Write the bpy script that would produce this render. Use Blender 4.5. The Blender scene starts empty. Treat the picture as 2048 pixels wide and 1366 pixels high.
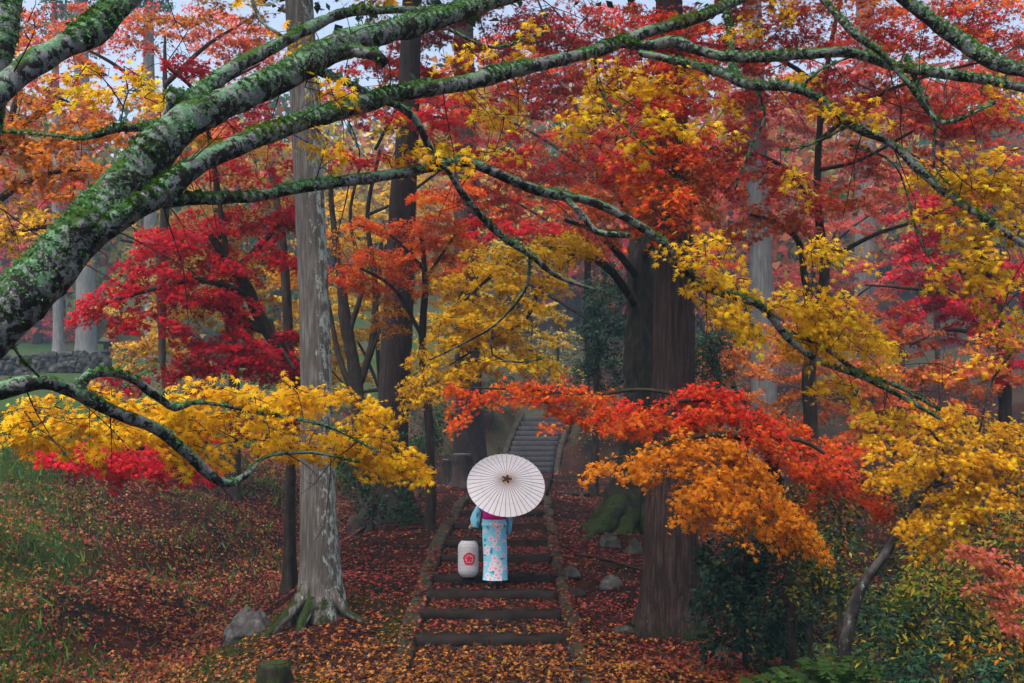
import bpy, math, random
import numpy as np
from mathutils import Vector, Matrix

random.seed(7)
RNG = np.random.default_rng(11)
SC = bpy.context.scene
COL = SC.collection
R = math.radians

# ------------------------------------------------------------------ camera, world, sun, exposure
FPX = 1991.0                # focal length in photograph pixels (35 mm lens on a 36 mm sensor, 2048 px wide)
HY = 900.0                  # horizon row in the photograph
CAMZ = 2.35
cam = bpy.data.objects.new('camera', bpy.data.cameras.new('camera'))
COL.objects.link(cam)
cam.location = (0, 0, CAMZ)
cam.rotation_euler = (R(90), 0, 0)
cam.data.lens = 35
cam.data.sensor_width = 36
cam.data.shift_y = (HY - 683) / 2048
cam.data.clip_start = 0.1
cam.data.clip_end = 600
SC.camera = cam

SUN_EL, SUN_AZ = R(68), R(215)      # overcast: a high, very soft sun from behind the camera
world = bpy.data.worlds.new('World')
SC.world = world
world.use_nodes = True
wn = world.node_tree.nodes
bg = wn['Background']
sky = wn.new('ShaderNodeTexSky')
sky.sky_type = 'NISHITA'
sky.sun_disc = False
sky.sun_elevation = SUN_EL
sky.sun_rotation = SUN_AZ
sky.air_density = 1.0
sky.dust_density = 6.0
sky.ozone_density = 0.5
hs = wn.new('ShaderNodeHueSaturation')     # overcast: a greyer sky
hs.inputs['Saturation'].default_value = 0.8
world.node_tree.links.new(sky.outputs[0], hs.inputs['Color'])
world.node_tree.links.new(hs.outputs[0], bg.inputs[0])
bg.inputs[1].default_value = 0.115
sun = bpy.data.objects.new('sun', bpy.data.lights.new('sun', 'SUN'))
COL.objects.link(sun)
sun.data.energy = 1.5
sun.data.angle = R(40)
sun.data.color = (1.0, 0.94, 0.86)
_d = Vector((math.sin(SUN_AZ) * math.cos(SUN_EL), math.cos(SUN_AZ) * math.cos(SUN_EL), math.sin(SUN_EL)))
sun.rotation_euler = (-_d).to_track_quat('-Z', 'Y').to_euler()
SC.view_settings.view_transform = 'Standard'
SC.view_settings.look = 'None'
SC.view_settings.gamma = 1.0
SC.view_settings.use_curve_mapping = False
SC.view_settings.exposure = 1.5
SC.cycles.use_denoising = True
try:
    SC.cycles.denoiser = 'OPENIMAGEDENOISE'
except Exception:
    pass
SC.cycles.max_bounces = 6
SC.cycles.diffuse_bounces = 3
SC.cycles.transmission_bounces = 4
SC.cycles.glossy_bounces = 2
SC.cycles.volume_bounces = 1
SC.cycles.caustics_reflective = False
SC.cycles.caustics_refractive = False
HAZE_DENSITY = 0.0011
HAZE_TINT = (0.52, 0.76, 1.0, 1)


# ------------------------------------------------------------------ helpers
def P(px, py, d):
    return np.array([(px - 1024.0) / FPX * d, d, CAMZ + (HY - py) / FPX * d])


def M(px, d):
    return px * d / FPX


def _hash(i, j, k, s):
    n = (i * 374761393 + j * 668265263 + k * 2147483647 + s * 974711) & 0xFFFFFFFF
    n = ((n ^ (n >> 13)) * 1274126177) & 0xFFFFFFFF
    n = (n ^ (n >> 16)) & 0xFFFF
    return n / 65535.0


def noise(p, scale=1.0, seed=0):
    q = np.asarray(p, float) * scale
    f = np.floor(q)
    i = f.astype(np.int64)
    t = q - f
    t = t * t * (3 - 2 * t)
    r = 0
    for a in (0, 1):
        for b in (0, 1):
            for c in (0, 1):
                w = (t[..., 0] if a else 1 - t[..., 0]) * (t[..., 1] if b else 1 - t[..., 1]) * (t[..., 2] if c else 1 - t[..., 2])
                r = r + w * _hash(i[..., 0] + a, i[..., 1] + b, i[..., 2] + c, seed)
    return r * 2 - 1


def sstep(a, b, x):
    t = np.clip((x - a) / (b - a), 0, 1)
    return t * t * (3 - 2 * t)


class MB:
    """collects polygons (grouped by their vertex count) and builds ONE mesh"""
    def __init__(self):
        self.v, self.f, self.c, self.n = [], [], [], 0

    def add(self, v, f, col=None):
        v = np.asarray(v, float).reshape(-1, 3)
        f = np.asarray(f, np.int64)
        self.v.append(v)
        self.f.append(f + self.n)
        if col is None:
            col = (0.5, 0.5, 0.5)
        c = np.asarray(col, float)
        if c.ndim == 1:
            c = np.tile(c, (len(f), 1))
        self.c.append(c)
        self.n += len(v)

    def mesh(self, name, mat, off=(0, 0, 0), smooth=True):
        me = bpy.data.meshes.new(name)
        if self.n:
            v = np.concatenate(self.v) - np.asarray(off, float)
            me.vertices.add(len(v))
            me.vertices.foreach_set('co', v.astype(np.float32).ravel())
            idx = np.concatenate([f.ravel() for f in self.f])
            tot = np.concatenate([np.full(len(f), f.shape[1]) for f in self.f])
            st = np.concatenate([[0], np.cumsum(tot)[:-1]])
            me.loops.add(len(idx))
            me.loops.foreach_set('vertex_index', idx.astype(np.int32))
            me.polygons.add(len(tot))
            me.polygons.foreach_set('loop_start', st.astype(np.int32))
            if smooth:
                me.polygons.foreach_set('use_smooth', np.ones(len(tot), bool))
            at = me.attributes.new('tint', 'FLOAT_COLOR', 'FACE')
            c = np.concatenate(self.c)
            c = np.concatenate([c, np.ones((len(c), 1))], 1)
            at.data.foreach_set('color', c.astype(np.float32).ravel())
            me.update(calc_edges=True)
        if mat is not None:
            me.materials.append(mat)
        return me

    def build(self, name, mat, parent=None, smooth=True, off=None):
        if off is None:
            off = parent_origin(parent)
        o = bpy.data.objects.new(name, self.mesh(name, mat, off, smooth))
        COL.objects.link(o)
        if parent is not None:
            o.parent = parent
        return o


ORIGIN = {}


def parent_origin(p):
    o = np.zeros(3)
    while p is not None:
        o = o + np.array(p.location)
        p = p.parent
    return o


def tag(o, label=None, cat=None, group=None, kind=None):
    if label:
        o['label'] = label
    if cat:
        o['category'] = cat
    if group:
        o['group'] = group
    if kind:
        o['kind'] = kind
    return o


def thing(name, label, cat, loc=(0, 0, 0), group=None):
    o = bpy.data.objects.new(name, None)
    o.empty_display_size = 0.2
    COL.objects.link(o)
    o.location = tuple(float(a) for a in loc)
    return tag(o, label, cat, group)


def spline(pts, step):
    """Catmull-Rom through rows of any width, resampled to about STEP metres"""
    p = np.asarray(pts, float)
    if len(p) < 3:
        n = max(2, int(np.linalg.norm(p[-1, :3] - p[0, :3]) / step) + 1)
        t = np.linspace(0, 1, n)[:, None]
        return p[0] * (1 - t) + p[-1] * t
    q = np.vstack([2 * p[0] - p[1], p, 2 * p[-1] - p[-2]])
    out = []
    for i in range(1, len(q) - 2):
        n = max(1, int(np.linalg.norm(q[i + 1, :3] - q[i, :3]) / step))
        t = (np.arange(n) / n)[:, None]
        a, b, c, d = q[i - 1], q[i], q[i + 1], q[i + 2]
        out.append(0.5 * (2 * b + (c - a) * t + (2 * a - 5 * b + 4 * c - d) * t ** 2 + (3 * b - a - 3 * c + d) * t ** 3))
    out.append(p[-1:])
    return np.concatenate(out)


def tube(mb, pts, rad, sides=6, rough=0.0, rscale=6.0, seed=0, col=None, lobes=None, cap=True):
    """a tube along PTS with radius RAD (n,), its surface roughened by noise"""
    p = np.asarray(pts, float)
    n = len(p)
    rad = np.broadcast_to(np.asarray(rad, float), (n,))
    t = np.gradient(p, axis=0)
    t /= np.linalg.norm(t, axis=1)[:, None] + 1e-9
    ref = np.array([0, 0, 1.0]) if abs(t[:, 2]).mean() < 0.8 else np.array([0, 1.0, 0])
    a = np.cross(np.tile(ref, (n, 1)), t)
    a /= np.linalg.norm(a, axis=1)[:, None] + 1e-9
    b = np.cross(t, a)
    th = np.linspace(0, 2 * math.pi, sides, endpoint=False)
    ring = a[:, None, :] * np.cos(th)[None, :, None] + b[:, None, :] * np.sin(th)[None, :, None]
    r = np.tile(rad[:, None], (1, sides))
    if lobes is not None:
        r = r * lobes(p[:, None, :] + ring * 0, th[None, :], np.arange(n)[:, None])
    v = p[:, None, :] + ring * r[..., None]
    if rough:
        k = noise(v, rscale, seed) * 0.6 + noise(v, rscale * 2.3, seed + 1) * 0.4
        v = v + ring * (r * rough * k)[..., None]
    i = np.arange(n - 1)[:, None] * sides
    j = np.arange(sides)[None, :]
    j2 = (j + 1) % sides
    f = np.stack([i + j, i + j2, i + sides + j2, i + sides + j], -1).reshape(-1, 4)
    vv = v.reshape(-1, 3)
    mb.add(vv, f, col)
    if cap:
        base = mb.n - len(vv)
        c0 = np.array([vv[(n - 1) * sides:].mean(0)])
        mb.add(c0, np.zeros((0, 3), int))
        k = np.arange(sides)
        tri = np.stack([base + (n - 1) * sides + k, base + (n - 1) * sides + (k + 1) % sides, np.full(sides, base + len(vv))], -1)
        mb.f.append(tri)
        mb.c.append(np.tile(np.asarray(col if col is not None and np.ndim(col) == 1 else (0.5, 0.5, 0.5), float), (sides, 1)))


def box(mb, lo, hi, col=None, jit=0.0):
    lo, hi = np.asarray(lo, float), np.asarray(hi, float)
    v = np.array([[(lo, hi)[(k >> a) & 1][a] for a in range(3)] for k in range(8)])
    if jit:
        v = v + RNG.uniform(-jit, jit, v.shape)
    f = [[0, 2, 3, 1], [4, 5, 7, 6], [0, 1, 5, 4], [2, 6, 7, 3], [0, 4, 6, 2], [1, 3, 7, 5]]
    mb.add(v, f, col)


def rock(mb, c, size, seed=0, sub=3, rough=0.35):
    """a lumpy stone from a subdivided cube pushed out to a rounded block"""
    n = 2 ** sub
    t = np.linspace(-1, 1, n + 1)
    for ax in range(3):
        for sg in (-1, 1):
            a, b = np.meshgrid(t, t, indexing='ij')
            v = np.zeros((n + 1, n + 1, 3))
            v[..., ax] = sg
            v[..., (ax + 1) % 3] = a
            v[..., (ax + 2) % 3] = b
            v = v.reshape(-1, 3)
            l = np.linalg.norm(v, axis=1)[:, None]
            v = v * 0.45 + v / l * 0.55
            k = noise(v + seed * 3.7, 1.3, seed)[:, None] * rough + noise(v + seed, 3.5, seed)[:, None] * rough * 0.4
            v = v * (1 + k) * np.asarray(size) + np.asarray(c)
            i = np.arange(n)[:, None] * (n + 1)
            j = np.arange(n)[None, :]
            f = np.stack([i + j, i + j + 1, i + n + 2 + j, i + n + 1 + j], -1).reshape(-1, 4)
            if sg < 0:
                f = f[:, ::-1]
            mb.add(v, f)


def lathe(mb, prof, sides=32, col=None, axis=(0, 0)):
    prof = np.asarray(prof, float)
    th = np.linspace(0, 2 * math.pi, sides, endpoint=False)
    v = np.stack([axis[0] + prof[:, 0:1] * np.cos(th), axis[1] + prof[:, 0:1] * np.sin(th), np.tile(prof[:, 1:2], (1, sides))], -1)
    n = len(prof)
    i = np.arange(n - 1)[:, None] * sides
    j = np.arange(sides)[None, :]
    f = np.stack([i + j, i + (j + 1) % sides, i + sides + (j + 1) % sides, i + sides + j], -1).reshape(-1, 4)
    mb.add(v.reshape(-1, 3), f, col)


# ------------------------------------------------------------------ materials
def new_mat(name):
    m = bpy.data.materials.new(name)
    m.use_nodes = True
    nt = m.node_tree
    b = nt.nodes['Principled BSDF']
    b.inputs['Specular IOR Level'].default_value = 0.12
    return m, nt, b


def nd(nt, typ, **kw):
    n = nt.nodes.new(typ)
    for k, v in kw.items():
        if k in n.inputs:
            n.inputs[k].default_value = v
        else:
            setattr(n, k, v)
    return n


def ramp(nt, fac, stops):
    r = nt.nodes.new('ShaderNodeValToRGB')
    e = r.color_ramp.elements
    while len(e) < len(stops):
        e.new(0.5)
    for q, (pos, c) in zip(e, stops):
        q.position = pos
        q.color = (*c, 1) if len(c) == 3 else c
    nt.links.new(fac, r.inputs[0])
    return r.outputs[0]


def nz(nt, scale, detail=4, rough=0.6, stretch=(1, 1, 1), vec=None):
    mp = nt.nodes.new('ShaderNodeMapping')
    mp.inputs['Scale'].default_value = stretch
    if vec is None:
        vec = nt.nodes.new('ShaderNodeNewGeometry').outputs['Position']
    nt.links.new(vec, mp.inputs[0])
    n = nd(nt, 'ShaderNodeTexNoise', Scale=scale, Detail=detail, Roughness=rough)
    nt.links.new(mp.outputs[0], n.inputs['Vector'])
    return n.outputs['Fac']


def mixc(nt, fac, a, b, mode='MIX'):
    m = nt.nodes.new('ShaderNodeMix')
    m.data_type = 'RGBA'
    m.blend_type = mode
    for sock, val in ((m.inputs[0], fac), (m.inputs[6], a), (m.inputs[7], b)):
        if isinstance(val, (int, float)):
            sock.default_value = val
        elif isinstance(val, tuple):
            sock.default_value = (*val, 1)
        else:
            nt.links.new(val, sock)
    return m.outputs[2]


def bump(nt, bsdf, h, strength=0.5, dist=0.02):
    b = nd(nt, 'ShaderNodeBump', Strength=strength, Distance=dist)
    nt.links.new(h, b.inputs['Height'])
    nt.links.new(b.outputs[0], bsdf.inputs['Normal'])


def leaf_material(name, trans=0.4, rough=0.5, spec=0.35):
    m, nt, b = new_mat(name)
    at = nd(nt, 'ShaderNodeAttribute', attribute_name='tint')
    n = nz(nt, 60, 2)
    c = mixc(nt, n, mixc(nt, 1.0, at.outputs['Color'], (0.82, 0.78, 0.75), 'MULTIPLY'), at.outputs['Color'])
    nt.links.new(c, b.inputs['Base Color'])
    b.inputs['Roughness'].default_value = rough
    b.inputs['Specular IOR Level'].default_value = spec
    tr = nt.nodes.new('ShaderNodeBsdfTranslucent')
    nt.links.new(c, tr.inputs[0])
    mx = nd(nt, 'ShaderNodeMixShader')
    mx.inputs[0].default_value = trans
    nt.links.new(b.outputs[0], mx.inputs[1])
    nt.links.new(tr.outputs[0], mx.inputs[2])
    nt.links.new(mx.outputs[0], nt.nodes['Material Output'].inputs[0])
    return m


def plain(name, col, rough=0.7, noise_amt=0.25, scale=20, spec=0.1, metal=0.0):
    m, nt, b = new_mat(name)
    n = nz(nt, scale, 5)
    lo = tuple(c * (1 - noise_amt) for c in col)
    hi = tuple(min(1, c * (1 + noise_amt)) for c in col)
    nt.links.new(ramp(nt, n, [(0.3, lo), (0.7, hi)]), b.inputs['Base Color'])
    b.inputs['Roughness'].default_value = rough
    b.inputs['Specular IOR Level'].default_value = spec
    b.inputs['Metallic'].default_value = metal
    bump(nt, b, n, 0.2, 0.005)
    return m


def tinted(name, rough=0.7, spec=0.3, amt=0.2, scale=25):
    m, nt, b = new_mat(name)
    at = nd(nt, 'ShaderNodeAttribute', attribute_name='tint')
    n = nz(nt, scale, 4)
    c = mixc(nt, amt, at.outputs['Color'], ramp(nt, n, [(0.3, (0.2, 0.2, 0.2)), (0.7, (1, 1, 1))]), 'MULTIPLY')
    nt.links.new(c, b.inputs['Base Color'])
    b.inputs['Roughness'].default_value = rough
    b.inputs['Specular IOR Level'].default_value = spec
    return m


def bark_mat(name, c1, c2, moss=0.0, lichen=0.0, stretch=(14, 14, 1.0), moss_h=None, lic_dir=None, depth=0.02):
    """fibrous bark; MOSS on the sides that face up and, below MOSS_H, round the foot; LICHEN pale patches"""
    m, nt, b = new_mat(name)
    g = nt.nodes.new('ShaderNodeNewGeometry')
    f = nz(nt, 2.2, 6, 0.65, stretch)
    big = nz(nt, 1.1, 3)
    c = ramp(nt, f, [(0.3, tuple(x * 0.45 for x in c1)), (0.5, c1), (0.72, c2)])
    c = mixc(nt, ramp(nt, big, [(0.35, (0, 0, 0)), (0.7, (0.6, 0.6, 0.6))]), c, tuple(x * 0.6 for x in c1))
    sx = nt.nodes.new('ShaderNodeSeparateXYZ')
    nt.links.new(g.outputs['Normal'], sx.inputs[0])
    sp = nt.nodes.new('ShaderNodeSeparateXYZ')
    nt.links.new(g.outputs['Position'], sp.inputs[0])
    if lichen:
        l = nz(nt, 13, 7, 0.75, (1, 1, 0.5))
        a = nd(nt, 'ShaderNodeMath', operation='ADD')
        nt.links.new(l, a.inputs[0])
        if lic_dir:
            q = nd(nt, 'ShaderNodeMath', operation='MULTIPLY')
            nt.links.new(sx.outputs[0], q.inputs[0])
            q.inputs[1].default_value = lic_dir
            nt.links.new(q.outputs[0], a.inputs[1])
        else:
            a.inputs[1].default_value = 0
        th = 0.72 - lichen * 0.2
        c = mixc(nt, ramp(nt, a.outputs[0], [(th - .03, (0, 0, 0)), (th + 0.05, (1, 1, 1))]), c, (0.30, 0.36, 0.33))
    if moss:
        ms = nz(nt, 7, 5, 0.7)
        a = nd(nt, 'ShaderNodeMath', operation='MULTIPLY_ADD')
        nt.links.new(sx.outputs[2], a.inputs[0])
        a.inputs[1].default_value = 0.45
        nt.links.new(ms, a.inputs[2])
        last = a.outputs[0]
        if moss_h is not None:
            mr = nd(nt, 'ShaderNodeMapRange')
            mr.inputs['From Min'].default_value = moss_h[0]
            mr.inputs['From Max'].default_value = moss_h[1]
            mr.inputs['To Min'].default_value = 0.3
            mr.inputs['To Max'].default_value = -0.2
            nt.links.new(sp.outputs[2], mr.inputs[0])
            a2 = nd(nt, 'ShaderNodeMath', operation='ADD')
            nt.links.new(last, a2.inputs[0])
            nt.links.new(mr.outputs[0], a2.inputs[1])
            last = a2.outputs[0]
        th = 0.95 - moss * 0.45
        mc = ramp(nt, nz(nt, 30, 4), [(0.35, (0.006, 0.011, 0.003)), (0.7, (0.026, 0.042, 0.008))])
        c = mixc(nt, ramp(nt, last, [(th - 0.06, (0, 0, 0)), (th + 0.06, (1, 1, 1))]), c, mc)
    nt.links.new(c, b.inputs['Base Color'])
    b.inputs['Roughness'].default_value = 0.8
    bump(nt, b, f, 0.9, depth)
    return m


def mossy_limb_mat():
    """smooth grey maple bark blotched with black, pale lichen and moss on its upper side"""
    m, nt, b = new_mat('mossy_maple_bark')
    g = nt.nodes.new('ShaderNodeNewGeometry')
    sx = nt.nodes.new('ShaderNodeSeparateXYZ')
    nt.links.new(g.outputs['Normal'], sx.inputs[0])
    pale = ramp(nt, nz(nt, 26, 4), [(0.3, (0.09, 0.10, 0.10)), (0.7, (0.24, 0.26, 0.26))])
    v = nd(nt, 'ShaderNodeTexVoronoi', Scale=9.0)
    wv = nd(nt, 'ShaderNodeTexNoise', Scale=11.0, Detail=4.0)
    nt.links.new(g.outputs['Position'], wv.inputs['Vector'])
    vm = nd(nt, 'ShaderNodeVectorMath', operation='MULTIPLY_ADD')
    nt.links.new(wv.outputs['Color'], vm.inputs[0])
    vm.inputs[1].default_value = (0.2, 0.2, 0.2)
    nt.links.new(g.outputs['Position'], vm.inputs[2])
    nt.links.new(vm.outputs[0], v.inputs['Vector'])
    dark = ramp(nt, nz(nt, 12, 6, 0.7, vec=vm.outputs[0]), [(0.46, (0, 0, 0)), (0.52, (1, 1, 1))])
    c = mixc(nt, dark, pale, (0.014, 0.013, 0.012))
    mint = ramp(nt, nz(nt, 55, 4, 0.75), [(0.3, (0.03, 0.09, 0.05)), (0.7, (0.17, 0.30, 0.19))])
    lic = nd(nt, 'ShaderNodeMath', operation='MULTIPLY_ADD')
    nt.links.new(sx.outputs[2], lic.inputs[0])
    lic.inputs[1].default_value = 0.16
    nt.links.new(nz(nt, 8, 6, 0.75), lic.inputs[2])
    c = mixc(nt, ramp(nt, lic.outputs[0], [(0.56, (0, 0, 0)), (0.60, (1, 1, 1))]), c, mint)
    green = ramp(nt, nz(nt, 45, 4, 0.7), [(0.3, (0.008, 0.025, 0.004)), (0.75, (0.05, 0.12, 0.012))])
    ms = nd(nt, 'ShaderNodeMath', operation='MULTIPLY_ADD')
    nt.links.new(sx.outputs[2], ms.inputs[0])
    ms.inputs[1].default_value = 0.26
    nt.links.new(nz(nt, 3.5, 5, 0.7), ms.inputs[2])
    c = mixc(nt, ramp(nt, ms.outputs[0], [(0.64, (0, 0, 0)), (0.69, (1, 1, 1))]), c, green)
    nt.links.new(c, b.inputs['Base Color'])
    b.inputs['Roughness'].default_value = 0.75
    bump(nt, b, nz(nt, 40, 5, 0.7), 0.9, 0.012)
    return m


MAT = dict(
    leaf=leaf_material('maple_leaf', 0.46, 0.6, 0.10),
    evergreen=leaf_material('evergreen_leaf', 0.15, 0.5, 0.14),
    litter=leaf_material('fallen_leaf', 0.12, 0.5, 0.25),
    grass=leaf_material('grass_blade', 0.3, 0.6, 0.2),
    mosstuft=leaf_material('moss_tuft', 0.25, 0.8, 0.1),
    limb=mossy_limb_mat(),
    twig=plain('dark_twig', (0.022, 0.016, 0.013), 0.8),
    darkbark=bark_mat('dark_maple_bark', (0.03, 0.022, 0.018), (0.07, 0.055, 0.045), moss=0.35, stretch=(6, 6, 2)),
    cedar_pale=bark_mat('pale_cedar_bark', (0.10, 0.088, 0.08), (0.215, 0.21, 0.20), moss=0.32, lichen=0.4, moss_h=(0.0, 1.3), lic_dir=0.16),
    cedar_red=bark_mat('reddish_cedar_bark', (0.028, 0.017, 0.015), (0.085, 0.060, 0.053), moss=0.3, lichen=0.12, moss_h=(0.0, 0.5), depth=0.03),
    cedar_dark=bark_mat('dark_cedar_bark', (0.030, 0.022, 0.021), (0.07, 0.052, 0.05), moss=0.2),
    mossbark=bark_mat('mossy_old_bark', (0.02, 0.018, 0.014), (0.05, 0.045, 0.03), moss=0.5, moss_h=(0.4, 2.4), stretch=(6, 6, 2), depth=0.03),
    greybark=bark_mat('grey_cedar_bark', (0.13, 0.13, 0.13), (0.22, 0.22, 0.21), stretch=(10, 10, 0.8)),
    leanbark=bark_mat('pale_leaning_bark', (0.035, 0.03, 0.028), (0.13, 0.12, 0.115), lichen=0.5, stretch=(4, 4, 3)),
    stone=bark_mat('grey_stone', (0.045, 0.043, 0.042), (0.10, 0.098, 0.095), moss=.12, stretch=(4, 4, 4)),
    step=plain('damp_step_stone', (0.012, 0.009, 0.008), 0.75, 0.5, 7),
    upstep=plain('upper_step_stone', (0.026, 0.026, 0.03), 0.7, 0.35, 7),
    kerb=bark_mat('mossy_kerb_stone', (0.028, 0.021, 0.016), (0.075, 0.058, 0.046), moss=-0.05, stretch=(3, 3, 3), depth=0.01),
    wood=plain('weathered_wood', (0.09, 0.07, 0.06), 0.85, 0.4, 14),
    woodtop=plain('cut_wood_end', (0.30, 0.25, 0.20), 0.85, 0.3, 30),
)


def C(*c):
    return np.array(c, float)


Y1, Y2, Y3 = C(.86, .44, .005), C(.92, .57, .015), C(.70, .46, .08)
O1, O2, O3 = C(.76, .24, .006), C(.70, .095, .008), C(.52, .16, .04)
R1, R2, R3, R4 = C(.70, .008, .040), C(.32, .006, .020), C(.74, .032, .016), C(.64, .030, .06)
PK = C(.70, .15, .12)
B1 = C(.34, .10, .025)
OL = C(.30, .25, .014)
G1, G2, G3 = C(.006, .036, .020), C(.012, .060, .018), C(.034, .11, .010)

# ------------------------------------------------------------------ leaf shapes
def _maple(lobes, base=(0, -0.06), notch=0.34):
    v = [(*base, 0.0)]
    f = []
    for k, (ang, ln) in enumerate(lobes):
        a = R(ang)
        h = R(20 if len(lobes) > 5 else 25)
        v.append((notch * math.sin(a - h) * ln, notch * math.cos(a - h) * ln, 0.015))
        v.append((math.sin(a) * ln, math.cos(a) * ln, -0.13 * ln))
        v.append((notch * math.sin(a + h) * ln, notch * math.cos(a + h) * ln, 0.015))
        n = len(v)
        f.append((0, n - 1, n - 2, n - 3))
    return np.array(v) * 0.55, np.array(f)


LEAF7 = _maple([(0, 1.0), (-38, .93), (38, .93), (-78, .74), (78, .74), (-122, .42), (122, .42)])
LEAF5 = _maple([(0, 1.0), (-48, .9), (48, .9), (-98, .62), (98, .62)])


def _star(lobes, w=.19):
    v, f = [], []
    for ang, ln in lobes:
        a = R(ang)
        c, s_ = math.cos(a), math.sin(a)
        n = len(v)
        v += [(-w * c - .05 * s_, w * s_ - .05 * c, 0), (s_ * ln, c * ln, -.14 * ln), (w * c - .05 * s_, -w * s_ - .05 * c, 0)]
        f.append((n, n + 2, n + 1))
    return np.array(v) * .55, np.array(f)


STAR5 = _star([(0, 1.0), (-50, .92), (50, .92), (-102, .66), (102, .66)])
STAR7 = _star([(0, 1.0), (-37, .94), (37, .94), (-76, .76), (76, .76), (-120, .45), (120, .45)], .15)
LEAF3 = _star([(0, 1.0), (-66, .9), (66, .9)], .24)
SLIP = (np.array([(-.5, -.4, 0), (.5, -.4, 0), (0, .6, .1)]), np.array([(0, 1, 2)]))
OVAL = (np.array([(0, -.5, 0), (.2, -.1, .05), (0, .5, -.04), (-.2, -.1, .05), (0, -.1, 0)]), np.array([(0, 1, 2, 4), (0, 4, 2, 3)]))
KITE = (np.array([(0, -.5, 0), (.3, 0, .05), (0, .5, -.05), (-.3, 0, .05)]), np.array([(0, 1, 2, 3)]))


def frames(nrm, rnd_dir):
    n = nrm / (np.linalg.norm(nrm, axis=1)[:, None] + 1e-9)
    t = rnd_dir - n * (rnd_dir * n).sum(1)[:, None]
    t /= np.linalg.norm(t, axis=1)[:, None] + 1e-9
    return np.cross(t, n), t, n


def add_leaves(mb, tpl, pos, nrm, dirs, size, col):
    tv, tf = tpl
    s, t, n = frames(nrm, dirs)
    k = len(tv)
    v = (pos[:, None, :] + size[:, None, None] * (tv[None, :, 0:1] * s[:, None, :] + tv[None, :, 1:2] * t[:, None, :] + tv[None, :, 2:3] * n[:, None, :]))
    f = (np.arange(len(pos))[:, None, None] * k + tf[None]).reshape(-1, tf.shape[1])
    mb.add(v.reshape(-1, 3), f, np.repeat(col, len(tf), 0))


def colors(n, pal, jit=0.18):
    pal = [np.asarray(p) for p in pal]
    k = RNG.integers(0, len(pal), n)
    k2 = RNG.integers(0, len(pal), n)
    t = RNG.random((n, 1)) ** 2
    arr = np.array(pal)
    c = arr[k] * (1 - t) + arr[k2] * t
    old = RNG.random(n) < .06
    c[old] = c[old] * np.array([.45, .35, .5]) + np.array([.03, .012, .004])
    return np.clip(c * (1 + RNG.uniform(-jit, jit, (n, 1))) * (1 + RNG.uniform(-jit, jit, (n, 3)) * 0.5), 0.002, 0.9)


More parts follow.
